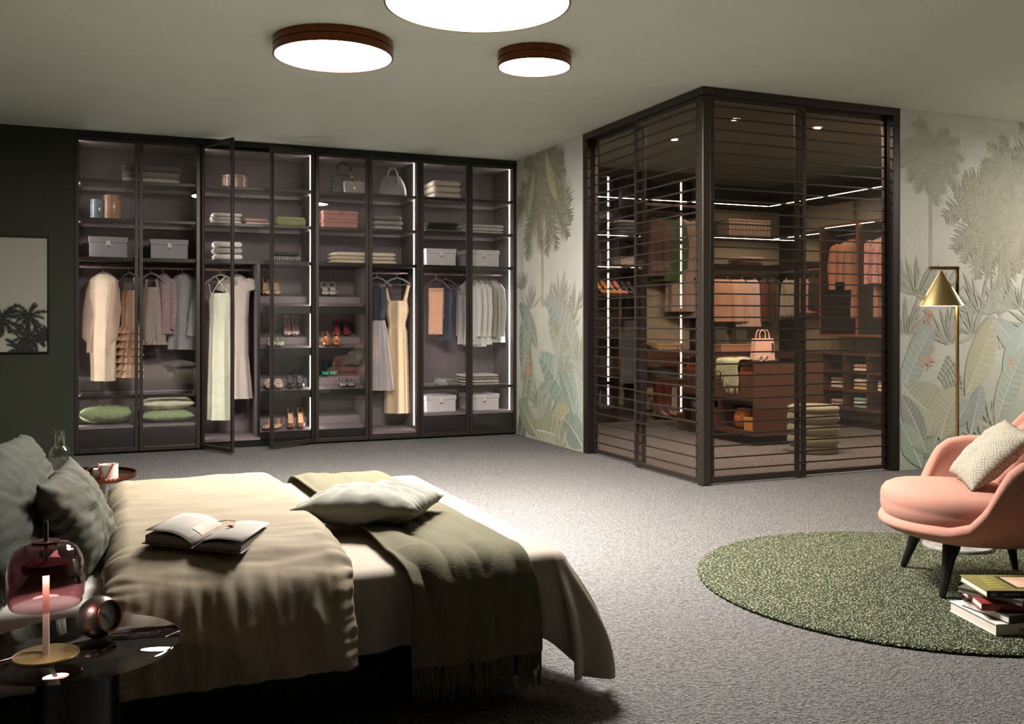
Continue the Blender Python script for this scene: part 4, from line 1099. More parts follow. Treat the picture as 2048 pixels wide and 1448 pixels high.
# ------------------------------------------------------------------ clothes on hangers
M_HANGER = mat('grey_velvet_hanger', '#8f8782', .6, var=.08); M_HANGERBLK = mat('black_wood_hanger', '#17120f', .4, var=.2)
def hanger(label, loc, rz, hw=.19, m=None, drop=.085, group='clothes hangers'):
    m = m or M_HANGER
    t = thing('clothes_hanger', label, 'hanger', loc, rz, group)
    hk = [(.0, .0175 * cos(a), .0175 * sin(a)) for a in [radians(-40 + 220 * i / 10) for i in range(11)]][::-1]
    hk = [(0, -.0175, .0)] + [(0, .0175 * cos(radians(180 - 215 * i / 10)), .0175 * sin(radians(180 - 215 * i / 10))) for i in range(11)]
    G().tube([(0, 0, -.05), (0, -.004, -.034), (0, -.016, -.016)] + hk, .0022, 6).build('hook', M_STEEL, t, smooth=60)
    pts = [(-hw, 0, -.05 - drop), (-hw * .8, 0, -.045 - drop * .72), (-hw * .4, 0, -.047 - drop * .22), (0, 0, -.046), (hw * .4, 0, -.047 - drop * .22), (hw * .8, 0, -.045 - drop * .72), (hw, 0, -.05 - drop)]
    G().tube(pts, [.008, .0095, .009, .0085, .009, .0095, .008], 8, flat=.7).build('arms', m, t, smooth=60)
    G().tube([(-hw * .78, 0, -.048 - drop * .8), (hw * .78, 0, -.048 - drop * .8)], .0032, 6).build('bar', m, t, smooth=60)
    return t
def loft_g(rows, n=40, m=30, rip=7, seed=0, sq=.85, wr=.006):
    rings = []; z0, z1 = rows[0][0], rows[-1][0]
    tab = sorted([(-(r[0]),) + tuple(r[1:]) for r in rows])
    for j in range(m + 1):
        z = lerp(z0, z1, j / m); v = interp(tab, -z); a, b, rp = v[0], v[1], v[2]; cx = v[3] if len(v) > 3 else 0; cy = v[4] if len(v) > 4 else 0
        row = []
        for i in range(n):
            t = 2 * pi * i / n; c_, s__ = cos(t), sin(t)
            k = 1 + 0
            x = a * (1 if c_ >= 0 else -1) * abs(c_) ** sq; y = b * (1 if s__ >= 0 else -1) * abs(s__) ** sq
            q = rp * (sin(rip * t + seed + .6 * nz(z * 3 + seed, i * .1)) + .4 * sin((rip * 2 + 1) * t + seed * 2))
            q += wr * nz(x * 9 + seed, z * 6, y * 9)
            row.append((cx + x + q * c_ * .5, cy + y + q * s__, z))
        rings.append(row)
    return G().rings(rings, True)
def sleeve_g(pts, rad, flat=.6, n=14, wr=.006, seed=0):
    P = []; Rr = []; m = 5
    for k in range(len(pts) - 1):
        for j in range(m):
            t = j / m; P.append(tuple(lerp(a, b, t) for a, b in zip(pts[k], pts[k + 1]))); Rr.append(lerp(rad[k], rad[k + 1], sstep(t)) * (1 + .10 * nz(k + t * 3 + seed, seed)))
    P.append(pts[-1]); Rr.append(rad[-1])
    return G().tube(P, Rr, n, caps=False, flat=flat)
GRAIL = YB + .31
def garment(name, label, px, rows, m, rz=0, sleeves=None, seed=0, hang=None, hw=.17, rip=7, straps=None, sm=None, loc=None, grp=None, hm=None, n=44, cat='garment', hdrop=.085):
    loc = loc or (wx(px, .31), GRAIL, ZR)
    t = thing(name, label, cat, loc, rz, grp)
    loft_g(rows, n, 34, rip, seed).build('body', m, t, smooth=180)
    if sleeves:
        for sx in (-1, 1):
            pts, rad = sleeves
            sleeve_g([(sx * p[0], p[1], p[2]) for p in pts], rad, seed=seed + sx).build('sleeve', sm or m, t, smooth=180)
    if straps:
        for pts, r in straps: G().tube(pts, r, 6, flat=.4).build('strap', m, t, smooth=60)
    hanger('hanger carrying the ' + (hang or label.split(' with ')[0].split(' in ')[0]), loc, rz, hw, hm, hdrop)
    return t
SL = lambda hw, ln, r=.045: ([(hw * .75, 0, -.115), (hw * 1.05, 0, -.16), (hw * 1.18, .0, -.16 - ln * .4), (hw * 1.15, -.01, -.16 - ln)], [.03, r, r * 1.05, r * .8])
def shirt_rows(hw, ln, d=.05, rp=.006):
    return [(-.060, .035, .030, 0), (-.078, .060, .036, 0), (-.105, hw * .75, .045, .002), (-.135, hw * .98, .05, .003), (-.22, hw * .96, d, rp), (-ln * .7, hw * .95, d, rp * 1.6), (-ln, hw * 1.0, d * 1.1, rp * 2.2)]
# ------------------------------------------------------------------ wardrobe contents
M_GBOX = cloth('#8d8b90', bump=.05, sheen=0); M_WBOX = cloth('#b9b4b4', bump=.05, sheen=0)
# unit one
y0 = YB + .27
stack('folded_blanket', ['white folded blanket at the bottom of the stack on the first unit top shelf', 'grey folded blanket in the middle of the stack on the first unit top shelf', 'charcoal folded blanket at the top of the stack on the first unit top shelf'], 'blanket', wx(241, .2), wx(362, .2), y0, .34, ZS1 + .003, (.045, .05, .05), (cloth('#b8b1ac'), cloth('#77706a'), cloth('#56514c')), 2, 'folded blankets', seed=1)
jar('blue-grey glazed lidded jar on the second shelf', wx(196, .22), YB + .22, ZS2 + .003, .062, .175, mat('blue_grey_glaze', '#7d8a90', .2, var=.08, coat=.5), mat('blue_grey_glaze_lid', '#7b8789', .25, var=.08, coat=.4))
jar('tall peach glazed lidded jar beside the blue-grey jar', wx(225, .20), YB + .20, ZS2 + .003, .072, .215, mat('peach_glaze', '#c39a80', .3, var=.1, coat=.4), mat('peach_glaze_lid', '#b98f77', .35, var=.1, coat=.3))
lidded_box('storage_box', 'grey lidded storage box above the peach dress', wx(177, .16), wx(256, .16), YB + .15, .30, ZS3 + .001, .178, M_GBOX, 'grey storage boxes')
lidded_box('storage_box', 'grey lidded storage box above the blouses', wx(300, .16), wx(377, .16), YB + .15, .30, ZS3 + .001, .172, M_GBOX, 'grey storage boxes')
pe = cloth('#d8b9a2'); pes = sheer('peach_organza', '#f0d6c4', .45)
garment('dress', 'peach dress with sheer puffed sleeves in the wardrobe', 207, [(-.062, .045, .03, 0), (-.085, .10, .045, .002), (-.11, .125, .05, .003), (-.25, .115, .06, .006), (-.42, .085, .055, .004), (-.52, .11, .06, .010), (-.75, .105, .065, .014), (-.985, .10, .06, .012)], pe, radians(-35), ([(.09, 0, -.10), (.115, -.01, -.20), (.130, -.02, -.38), (.115, -.05, -.60), (.10, -.06, -.655), (.098, -.065, -.74)], [.03, .045, .055, .055, .02, .023]), 2, 'peach dress', .15, sm=pes)
ru = cloth('#c9a88b')
t = garment('dress', 'tan sleeveless dress with tiered ruffled skirt in the wardrobe', 259, [(-.20, .075, .04, .002), (-.30, .08, .045, .004), (-.52, .075, .045, .006), (-.95, .085, .05, .004)], ru, radians(-48), None, 4, 'tiered ruffled dress', .14, straps=[([(-.07, 0, -.21), (-.06, 0, -.13), (-.05, 0, -.09)], .010), ([(.07, 0, -.21), (.06, 0, -.13), (.05, 0, -.09)], .010)])
for k in range(7):
    z = -.50 - k * .064; loft_g([(z, .082, .046, .002), (z - .075, .125 + .004 * k, .07, .014)], 48, 5, 11, k).build('ruffle', ru, t, smooth=180)
be = cloth('#8d8077')
t = garment('blouse', 'taupe sleeveless blouse with frilled hem in the wardrobe', 303, [(-.17, .07, .04, .001), (-.30, .095, .05, .004), (-.48, .12, .06, .010), (-.66, .135, .07, .016)], be, radians(-40), None, 6, 'taupe frilled blouse', .14, straps=[([(-.06, 0, -.18), (-.05, 0, -.10)], .014), ([(.06, 0, -.18), (.05, 0, -.10)], .014)])
loft_g([(-.645, .136, .07, .014), (-.675, .15, .085, .022)], 72, 3, 19, 3).build('hem_frill', be, t, smooth=180)
garment('blouse', 'mauve dotted long-sleeved blouse in the wardrobe', 327, shirt_rows(.12, .58, .055), cloth('#6b5257', kind='dots', nscale=60.0, col2='#a58d8d'), radians(-55), SL(.12, .38, .035), 9, 'mauve dotted blouse', .12)
wsh = sheer('white_organza', '#eeeeec', .62)
t = garment('blouse', 'sheer white blouse with shoulder flounces in the wardrobe', 366, shirt_rows(.145, .72, .06, .008), wsh, radians(-35), ([(.10, 0, -.11), (.16, -.02, -.18), (.16, -.05, -.38), (.13, -.06, -.60)], [.03, .055, .07, .06]), 12, 'sheer white blouse', .15)
for k in range(3):
    G().grid(10, 4, lambda a, b: (-.05 - .10 * b - .02 * k * b, -.055 + .012 * sin(a * 14), -.10 - k * .085 - a * .10 + .02 * b)).build('flounce', wsh, t, smooth=180)
gr = cloth('#7d8a63', bump=.3, bscale=50)
pillow('stored_pillow', 'plump green pillow alone on the wardrobe floor', .46, .34, .15, gr, (wx(214, .22), YB + .24, ZF + .080), (radians(-8), 0, radians(4)), 41)
pillow('stored_pillow', 'flat green pillow under the cream pillow in the wardrobe', .44, .34, .11, gr, (wx(336, .22), YB + .25, ZF + .058), (0, 0, radians(-3)), 44)
pillow('stored_pillow', 'cream pillow stacked on a green pillow in the wardrobe', .44, .34, .11, cloth('#c3bda6', bump=.3, bscale=50), (wx(336, .22), YB + .25, ZF + .165), (0, 0, radians(3)), 47)
# unit two
jar('wide beige glazed lidded jar on the open unit top shelf', wx(470, .24), YB + .24, ZS1 + .003, .11, .125, mat('beige_glaze', '#b09684', .2, var=.08, coat=.5), mat('beige_glaze_lid', '#a98f7d', .25, var=.08, coat=.4))
stack('folded_sweater', ['white folded sweater at the bottom of three on the open unit second shelf', 'pale grey folded sweater in the middle of three on the open unit second shelf', 'off-white folded sweater at the top of three on the open unit second shelf'], 'sweater', wx(420, .2), wx(480, .2), YB + .22, .28, ZS2 + .003, (.028, .03, .03), (cloth('#c9c4be'), cloth('#b1aca6'), cloth('#c4beb8')), 1, 'folded sweaters', seed=3)
stack('folded_blouse', ['white folded top under the pink top', 'pink folded top on the open unit second shelf'], 'top', wx(486, .2), wx(535, .2), YB + .22, .26, ZS2 + .003, (.025, .03), (cloth('#d0c6c0'), cloth('#b98a8a')), 1, 'folded sweaters', seed=5)
stack('folded_sweater', ['bulky olive knitted sweater folded on the open unit second shelf'], 'sweater', wx(547, .2), wx(606, .2), YB + .22, .27, ZS2 + .003, (.085,), (cloth('#92946a', bump=.9, bscale=70),), 2, 'folded sweaters', seed=8)
stack('folded_towel', ['white towel at the bottom of three in the open unit', 'grey towel in the middle of three in the open unit', 'white towel at the top of three in the open unit'], 'towel', wx(425, .2), wx(484, .2), YB + .22, .28, ZS3 + .001, (.055, .05, .05), (cloth('#c8c3be', bump=.6, bscale=90), cloth('#a19b96', bump=.6, bscale=90), cloth('#cbc6c1', bump=.6, bscale=90)), 1, 'folded towels', seed=10)
stack('folded_sweater', ['charcoal and white patterned sweater folded above the shoe shelves', 'charcoal sweater lying over the patterned sweater above the shoe shelves'], 'sweater', wx(540, .2), wx(598, .2), YB + .22, .27, ZS3 + .001, (.05, .035), (mat('zigzag_knit', '#2c2b2e', .9, kind='wave', nscale=16, col2='#b9b4b0', bump=.4, bscale=90), cloth('#35343a')), 1, 'folded sweaters', seed=12)
pg = cloth('#b7b9a4', sheen=.3, rough=.5)
garment('dress', 'long pale green satin slip dress in the wardrobe', 441, [(-.215, .085, .035, .002), (-.28, .105, .045, .004), (-.45, .095, .05, .006), (-.8, .105, .055, .010), (-1.36, .115, .06, .014)], pg, radians(-30), None, 15, 'long pale green slip dress', .15, straps=[([(-.08, 0, -.22), (-.02, -.02, -.14), (.04, 0, -.07)], .0035), ([(.08, 0, -.22), (.02, -.02, -.14), (-.04, 0, -.07)], .0035), ([(-.09, 0, -.24), (-.11, 0, -.13)], .0035), ([(.09, 0, -.24), (.11, 0, -.13)], .0035)])
wd = cloth('#a2968d', rough=.6)
t = garment('dress', 'ivory to taupe cap-sleeved dress with gathered waist in the wardrobe', 474, [(-.062, .04, .03, 0), (-.085, .10, .045, .002), (-.12, .155, .05, .003), (-.24, .12, .055, .005), (-.45, .10, .05, .006), (-.46, .092, .045, .002), (-.48, .10, .05, .006), (-.74, .10, .055, .008), (-.76, .094, .05, .003), (-.80, .105, .06, .010), (-1.17, .14, .075, .016)], wd, radians(-38), ([(.10, 0, -.10), (.15, 0, -.13), (.165, 0, -.19)], [.03, .05, .055]), 17, 'cap-sleeved taupe dress', .15)
# unit three
def handbag_black(x, y, z):
    t = thing('handbag', 'black quilted handbag with rigid top handle', 'bag', (x, y, z), radians(-8)); m = mat('black_quilted_leather', '#14110f', .35, kind='dots', nscale=40, col2='#241f1b', bump=.5, bscale=60, coat=.2)
    G().prism([(-.115, 0), (.115, 0), (.10, .19), (-.10, .19)], -.05, .05, 'y').build('body', m, t, bevel=.008, seg=3)
    for dy in (-.03, .03):
        G().tube([(-.062, dy, .18), (-.066, dy, .235)] + [(-.066 * cos(pi * i / 12), dy, .24 + .068 * sin(pi * i / 12)) for i in range(13)] + [(.066, dy, .235), (.062, dy, .18)], .0075, 8).build('handle', M_BLACK, t, smooth=60)
        for sx in (-1, 1): G().lathe([(.0005, -.012), (.010, -.006), (.012, 0), (.010, .006), (.0005, .012)], 12, cap0=False, cap1=False).build('ring', M_BRASS, t, loc=(sx * .064, dy - .004, .205))
    G().tube([(.064, -.058, .20), (.066, -.060, .165), (.060, -.058, .14)], .007, 8).build('charm', M_BRASS, t)
handbag_black(wx(687, .24), YB + .24, ZS1 + .003)
def handbag_white(x, y, z):
    t = thing('handbag', 'small white flap handbag with gold chain and clasp', 'bag', (x, y, z), radians(-4)); m = mat('white_pebbled_leather', '#c9bfb7', .45, bump=.5, bscale=260)
    G().box(-.095, .095, -.035, .035, 0, .105).build('body', m, t, bevel=.012, seg=3)
    f = G().prism([(-.098, .118), (.098, .118), (.098, .045), (.05, .03), (-.05, .03), (-.098, .045)], -.0375, .037, 'y').build('flap', m, t, bevel=.006, seg=2)
    G().lathe([(.0005, 0), (.014, 0), (.014, .005), (.0005, .006)], 20, cap0=False, cap1=False).build('clasp', M_BRASS, f, loc=(0, -.038, .055), rot=(pi / 2, 0, 0), smooth=40)
    G().tube([(-.09, .0, .118), (-.04, -.02, .145), (-.02, -.03, .165)] + [(lerp(-.02, .05, i / 8), -.04, .165 - .05 * sin(pi * i / 8) - .02 * i / 8) for i in range(9)], .003, 6).build('chain', M_BRASS, t, smooth=60)
handbag_white(wx(708, .14), YB + .125, ZS1 + .003)
def tote(x, y, z):
    t = thing('handbag', 'pale grey dome handbag with two looped handles', 'bag', (x, y, z), radians(-20)); m = mat('pale_grey_leather', '#aaa5a5', .4, var=.05, bump=.2, bscale=220)
    rows = [(.0, .125, .075), (.01, .135, .082), (.08, .13, .075), (.15, .105, .05), (.195, .075, .022), (.205, .06, .008)]
    n = 36; rr = [[(a * (abs(cos(q)) ** .6) * (1 if cos(q) > 0 else -1), b * (abs(sin(q)) ** .7) * (1 if sin(q) > 0 else -1), zz) for q in [2 * pi * i / n for i in range(n)]] for zz, a, b in rows]
    G().rings(rr, True, True, True).build('body', m, t, smooth=60)
    for sy in (-1, 1):
        G().tube([(-.055, sy * .064, .11), (-.052, sy * .05, .17)] + [(-.045 * cos(pi * i / 10), sy * .03, .21 + .07 * sin(pi * i / 10)) for i in range(11)] + [(.052, sy * .05, .17), (.055, sy * .064, .11)], .006, 8).build('handle', m, t, smooth=60)
    G().tube([(-.06, -.001, .206), (.06, .001, .206)], .003, 6).build('zip', M_GUN, t)
tote(wx(785, .20), YB + .20, ZS1 + .003)
M_PINKBOX = mat('pink_lacquer_box', '#c98e86', .45, var=.04)
lidded_box('gift_box', 'pink box at the bottom of the two stacked pink boxes', wx(645, .14), wx(716, .14), YB + .13, .27, ZS2 + .003, .082, M_PINKBOX, 'pink stacked boxes', tab=False, lid=.35)
t = lidded_box('gift_box', 'pink box at the top of the two stacked pink boxes', wx(645, .14), wx(716, .14), YB + .13, .27, ZS2 + .087, .082, M_PINKBOX, 'pink stacked boxes', tab=False, lid=.45)
G().lathe([(.0005, 0), (.024, 0), (.024, .0015), (.0005, .0015)], 24, cap0=False, cap1=False).build('pull', mat('rose_leather_pull', '#b5776f', .5), t, loc=(.01, -.1366, .055), rot=(pi / 2, 0, 0))
stack('folded_knit', ['light grey knit at the bottom of three beside the pink boxes', 'mid grey knit in the middle of three beside the pink boxes', 'dark grey knit at the top of three beside the pink boxes'], 'sweater', wx(743, .2), wx(799, .2), YB + .22, .28, ZS2 + .003, (.042, .042, .045), (cloth('#9b9792', bump=.9, bscale=70), cloth('#8a8681', bump=.9, bscale=70), cloth('#6f6b67', bump=.9, bscale=70)), 1, 'folded sweaters', seed=14)
stack('folded_blanket', ['cream folded blanket lowest above the golden dress', 'sand folded blanket in the middle above the golden dress', 'cream folded blanket topmost above the golden dress'], 'blanket', wx(660, .2), wx(785, .2), YB + .22, .32, ZS3 + .001, (.03, .033, .033), (cloth('#b9ac98'), cloth('#b0a18c'), cloth('#c0b5a3')), 2, 'folded blankets', seed=17)
nv = cloth('#23262f', rough=.6); tu = sheer('white_tulle', '#e6dede', .75)
t = garment('dress', 'dress with navy bodice and white tulle skirt in the wardrobe', 754, [(-.14, .075, .035, .001), (-.20, .095, .045, .003), (-.34, .09, .045, .005), (-.47, .075, .04, .003)], nv, radians(-30), None, 21, 'navy and tulle dress', .14, straps=[([(-.08, 0, -.16), (-.10, 0, -.115)], .010), ([(.08, 0, -.16), (.10, 0, -.115)], .010)])
loft_g([(-.46, .076, .042, .003), (-.6, .10, .06, .010), (-1.13, .165, .10, .020)], 60, 24, 13, 5).build('skirt', tu, t, smooth=180)
gd = cloth('#b59f80', sheen=.3, rough=.45)
garment('dress', 'long golden satin dress with deep neckline in the wardrobe', 794, [(-.27, .10, .045, .004), (-.36, .115, .055, .008), (-.49, .085, .045, .004), (-.51, .08, .042, .002), (-.56, .095, .055, .010), (-.9, .105, .06, .016), (-1.36, .115, .065, .018)], gd, radians(-25), None, 24, 'golden dress', .16, straps=[([(-.05, -.035, -.36), (-.085, -.03, -.24), (-.115, 0, -.12)], .016), ([(.05, -.035, -.36), (.085, -.03, -.24), (.115, 0, -.12)], .016), ([(-.09, .03, -.28), (-.115, 0, -.12)], .008), ([(.09, .03, -.28), (.115, 0, -.12)], .008)])
# unit four
stack('folded_towel', ['cream towel at the bottom of the three thick towels', 'cream towel in the middle of the three thick towels', 'cream towel at the top of the three thick towels'], 'towel', wx(858, .18), wx(915, .18), YB + .24, .36, ZS1 + .003, (.055, .055, .052), (cloth('#b9b1a4', bump=.5, bscale=90),), 1, 'folded towels', seed=20)
stack('folded_jeans', ['grey jeans at the bottom of the dark folded pile', 'black jeans in the middle of the dark folded pile', 'black jeans at the top of the dark folded pile'], 'trousers', wx(845, .2), wx(910, .2), YB + .22, .30, ZS2 + .003, (.028, .028, .03), (cloth('#4a4a4a'), cloth('#1a1b1c'), cloth('#151617')), 1, 'folded trousers', seed=22)
stack('folded_shirt', ['pale shirt at the bottom of the light pile beside the dark jeans', 'pale shirt in the middle of the light pile beside the dark jeans', 'pale shirt at the top of the light pile beside the dark jeans'], 'shirt', wx(922, .2), wx(1000, .2), YB + .22, .30, ZS2 + .003, (.026, .026, .032), (cloth('#a9a5a1'), cloth('#b3afab'), cloth('#a19d99')), 1, 'folded shirts', seed=24)
lidded_box('storage_box', 'off-white lidded box above the trousers', wx(852, .13), wx(913, .13), YB + .13, .30, ZS3 + .001, .165, M_WBOX, 'off-white storage boxes', rz=0)
lidded_box('storage_box', 'off-white lidded box above the shirts', wx(935, .13), wx(999, .13), YB + .13, .30, ZS3 + .001, .165, M_WBOX, 'off-white storage boxes')
def trousers(label, px, w, ln, ln2, m, rz, hang):
    loc = (wx(px, .31), GRAIL, ZR); t = thing('trousers', label, 'trousers', loc, rz, 'hanging trousers'); zt_ = -.155
    for i, (y, l) in enumerate(((-.022, ln), (.022, ln2))):
        def fn(a, b): return ((a - .5) * w * (1 + .06 * nz(b * 3, i)) + .01 * nz(b * 2, 7 + i), y + (.010 if i else -.010) * b + .006 * sin(a * 9 + b * 2 + i), lerp(zt_ - .01, -l, b))
        G().grid(14, 20, fn).build('leg', m, t, smooth=180, solid=.012)
    G().tube([(-w / 2, 0, zt_), (w / 2, 0, zt_)], .020, 14, flat=.9).build('waist_fold', m, t, smooth=60)
    hanger('hanger carrying the ' + hang, loc, rz, .15, mat('brown_wood_hanger_' + hang[:4], '#4a3a33', .4, var=.2), .115)
trousers('tan trousers folded over a hanger', 873, .15, .60, .55, cloth('#a9826a'), radians(-35), 'tan trousers')
trousers('navy checked trousers folded over a hanger', 892, .14, .66, .42, mat('navy_check', '#242731', .85, kind='plaid', nscale=16.0, col2='#6b7080'), radians(-35), 'navy checked trousers')
for i, (px, lab, col, ln, hw) in enumerate(((938, 'white shirt with long tails, first beside the checked trousers', '#b5b3b0', .70, .17), (950, 'bright white shirt second from the checked trousers', '#c6c4c1', .72, .16), (960, 'white linen shirt just before the khaki shirt', '#c2c0b9', .70, .16), (971, 'khaki shirt hanging between white and grey-green shirts', '#8c7f6f', .62, .15), (986, 'pale grey-green shirt hanging last by the mural wall', '#a4a8a1', .68, .16))):
    garment('shirt', lab, px, shirt_rows(hw, ln, .055, .007), cloth(col), radians(-74), SL(hw * .9, .46, .036), 30 + i * 3, lab.split(' shirt')[0] + ' shirt', .15, grp='hanging shirts', cat='shirt')
o = folded_g(.16, .2, .07, 2, 61).build('bucket_hat', mat('grey_tweed', '#4b4a4b', .95, kind='dots', nscale=70, col2='#8a8784', bump=.6, bscale=90), smooth=180, loc=(wx(893, .2), YB + .2, ZS4 + .003), rot=(0, 0, .3)); tag(o, 'crumpled grey tweed scarf bundle on the lower glass shelf', 'scarf'); o.name = 'tweed_scarf'
stack('folded_blanket', ['grey folded cloth lowest in the pile beside the tweed scarf', 'cream folded cloth second lowest beside the tweed scarf', 'brown-grey folded cloth second highest beside the tweed scarf', 'cream folded cloth highest in the pile beside the tweed scarf'], 'cloth', wx(917, .2), wx(990, .2), YB + .22, .30, ZS4 + .003, (.024, .024, .024, .026), (cloth('#8d8780'), cloth('#b1aaa0'), cloth('#7a726b'), cloth('#a49d94')), 1, 'folded cloths', seed=27)
lidded_box('storage_box', 'off-white lidded box on the floor under the tweed scarf', wx(852, .14), wx(913, .14), YB + .14, .30, ZF + .001, .16, M_WBOX, 'off-white storage boxes')
lidded_box('storage_box', 'off-white lidded box on the floor under the folded cloths', wx(938, .14), wx(999, .14), YB + .14, .30, ZF + .001, .16, M_WBOX, 'off-white storage boxes')

# ------------------------------------------------------------------ shoes
def shoe(name, label, m, m_in, hh=.085, L_=.225, heel_r=.006, loc=(0, 0, 0), rz=0, strap=None, group=None, side=1, wide=1.0, back=1.0, heel_m=None, toe=1.0):
    t = thing(name, label, 'shoe', loc, rz, group); Lh = sqrt(L_ * L_ - hh * hh); N = 22
    W = [(0, .010 * toe), (.06, .022 * toe), (.15, .031), (.3, .038), (.5, .030), (.7, .025), (.85, .026), (.95, .022), (1, .010)]
    HS = [(0, .012), (.08, .026), (.2, .036), (.30, .040), (.36, .018), (.55, .016), (.75, .024 * back), (.9, .045 * back), (1, .052 * back)]
    rings = []; ins = []
    for i in range(N + 1):
        q = i / N; w = interp(W, q)[0] * wide; hs = interp(HS, q)[0]; y = -Lh / 2 + Lh * q; zs = .004 + hh * sstep((q - .32) / .62); cx = side * .010 * sin(q * pi)
        rf = 0.0 if q < .2 else sstep((q - .2) / .13)
        pr_ = [(-w * rf, hs), (-w * (.75 + .25 * rf), hs * .86), (-w, hs * .45), (-w * .9, hs * .1), (-w * .5, -.002), (0, -.003), (w * .5, -.002), (w * .9, hs * .1), (w, hs * .45), (w * (.75 + .25 * rf), hs * .86), (w * rf, hs)]
        rings.append([(cx + a, y, zs + b) for a, b in pr_]); ins.append([(cx - w * .9, y, zs + .003), (cx, y, zs + .0015), (cx + w * .9, y, zs + .003)])
    up = G().rings(rings, closed=False).build('upper', m, t, smooth=50, solid=.0022)
    G().rings(ins[3:], closed=False).build('insole', m_in, t, smooth=60)
    yh = Lh * (.5 - .045)
    if hh > .03: G().tube([(0, yh - .006, hh + .004), (0, yh - .002, hh * .7), (0, yh + .004, .004), (0, yh + .004, 0)], [.019, heel_r * 1.6, heel_r, heel_r * 1.1], 10).build('heel', heel_m or m, t, smooth=60)
    else: G().box(-.02, .02, yh - .03, yh + .006, 0, max(.006, hh)).build('heel', heel_m or m, t, bevel=.002)
    if strap == 'ankle':
        n = 18; G().tube([(.026 * cos(2 * pi * k / n), yh - .016 + .034 * sin(2 * pi * k / n), hh + .075 + .006 * sin(2 * pi * k / n)) for k in range(n + 1)], .003, 6).build('ankle_strap', m, t, smooth=60)
    elif strap == 'sling':
        G().tube([(-.028, yh - .10, hh * .6 + .02), (-.028, yh - .04, hh + .045), (0, yh + .012, hh + .058), (.028, yh - .04, hh + .045), (.028, yh - .10, hh * .6 + .02)], .0035, 6).build('slingback_strap', m, t, smooth=60)
    elif strap == 'wide':
        G().tube([(-.03, -.03, .035), (-.02, -.035, .065), (0, -.038, .074), (.02, -.035, .065), (.03, -.03, .035)], .012, 8, flat=.35).build('instep_strap', m, t, smooth=60)
        G().tube([(-.03, -.05, .03), (0, -.06, .058), (.03, -.05, .03)], .010, 8, flat=.35).build('toe_strap', m, t, smooth=60)
    return t
def lea(col, **k): 
    kw = dict(rough=.35, var=.05, bump=0, sheen=0, coat=.2); kw.update(k); return cloth(col, **kw)
NUDE = lea('#b48f74'); 
# px of each shoe, shelf height, front or rear step
def pair(label, pxs, z, rear, m, m_in, rzs=(-8, -8), **k):
    dy = .43 if rear else .175; zz = z + (.115 if rear else .022)
    first = None
    for i, px in enumerate(pxs):
        loc = (wx(px, dy), YB + dy, zz); rz = radians(rzs[i])
        if first is None: first = shoe('high_heel_shoe' if k.get('hh', .085) > .03 else 'flat_shoe', label, m, m_in, loc=loc, rz=rz, group='pair: ' + ' '.join(label.split()[:4]), **k)
        else: dup(first, loc, rz)
Z1, Z2, Z3, Z4 = 1.25, .87, .49, .125
pair('plain nude stiletto pump on the uppermost shoe shelf behind the open door', (530, 551), Z1, True, NUDE, lea('#a98a70'), hh=.11)
pair('pink sandal with white trim behind the open door', (573, 589), Z2, True, lea('#b9a5a0'), lea('#a8646c'), hh=.10, strap='ankle')
pair('pale green low mule standing on the front step', (541, 558), Z2, False, lea('#a9ac93'), lea('#8d8f78'), hh=.05, back=.4)
pair('beige strappy sandal with wide straps', (537, 556), Z3, False, lea('#b09c8d'), lea('#9d8878'), hh=.04, strap='wide', back=.5)
pair('black pump with silver piping beside the strappy sandals', (580, 599), Z3, False, lea('#1f1d1e'), lea('#4b4848'), hh=.10, heel_m=M_STEEL)
pair('nude ballet flat on the lowest shoe shelf', (536, 555), Z4, False, NUDE, lea('#b38d73'), hh=.02, rzs=(-25, -25))
pair('tall leopard-sided pump with nude insole on the lowest shoe shelf', (580, 600), Z4, False, mat('leopard_print', '#3a271e', .5, kind='dots', nscale=110, col2='#8a6648'), lea('#c29a7c'), hh=.115, L_=.24)
pair('black and white slingback heel on the top shelf beside the divider', (649, 664), Z1, True, lea('#a9a29b'), lea('#bdb5ad'), hh=.075, strap='sling', back=.2, heel_m=M_BLACK)
pair('copper metallic peep heel on the front step', (651, 672), Z2, False, lea('#a9704f', metal=.5), lea('#8a5a42'), hh=.075, strap='wide')
pair('raspberry red heel on the rear step', (672, 691), Z2, True, lea('#7a2a35'), lea('#a3525c'), hh=.085)
pair('turquoise pointed pump on the rear step', (649, 665), Z3, True, lea('#2f8f7c'), lea('#7a4a44'), hh=.06)
pair('silver glitter loafer beside the turquoise pumps', (684, 700), Z3, False, lea('#8f8d8a', metal=.5, rough=.3), lea('#77716c'), hh=.03, wide=1.05)
# ------------------------------------------------------------------ inside the walk-in closet
M_BROWN = mat('chestnut_veneer', '#563b30', .45, var=.12, nscale=5, stretch=(12, 12, 1), coat=.15)
M_BROWND = mat('dark_chestnut', '#2a1c16', .5, var=.12, nscale=6)
M_EDGE = mat('cognac_edge', '#8a5030', .4, var=.08)
M_PANEL = mat('linen_back_panel', '#b3aa93', .8, var=.06, nscale=40)
M_CLED = emission('closet_led', '#fff0de', E_CLOSET)
M_SOFF = mat('black_soffit', '#0b0b0c', .7)
XR = 7.68; YBK = 9.59; YF = 9.15; XFR = 7.15
def cled(p, *b): G().box(*b).build('light_strip', M_CLED, p)
# soffit
so = thing('closet_soffit', 'black soffit with light line under the closet ceiling', 'soffit', (XS + .13, 0, 0))
def R_(x): return x - XS - .13
G().box(R_(3.77), R_(XR - .01), 9.10, YBK, 2.48, 2.696).build('panel', M_SOFF, so)
G().box(R_(7.10), R_(XR - .01), 5.50, 9.095, 2.48, 2.697).build('panel', M_SOFF, so)
cled(so, R_(4.2), R_(7.10), 9.108, 9.126, 2.477, 2.479); cled(so, R_(7.108), R_(7.126), 5.6, 9.10, 2.477, 2.479)
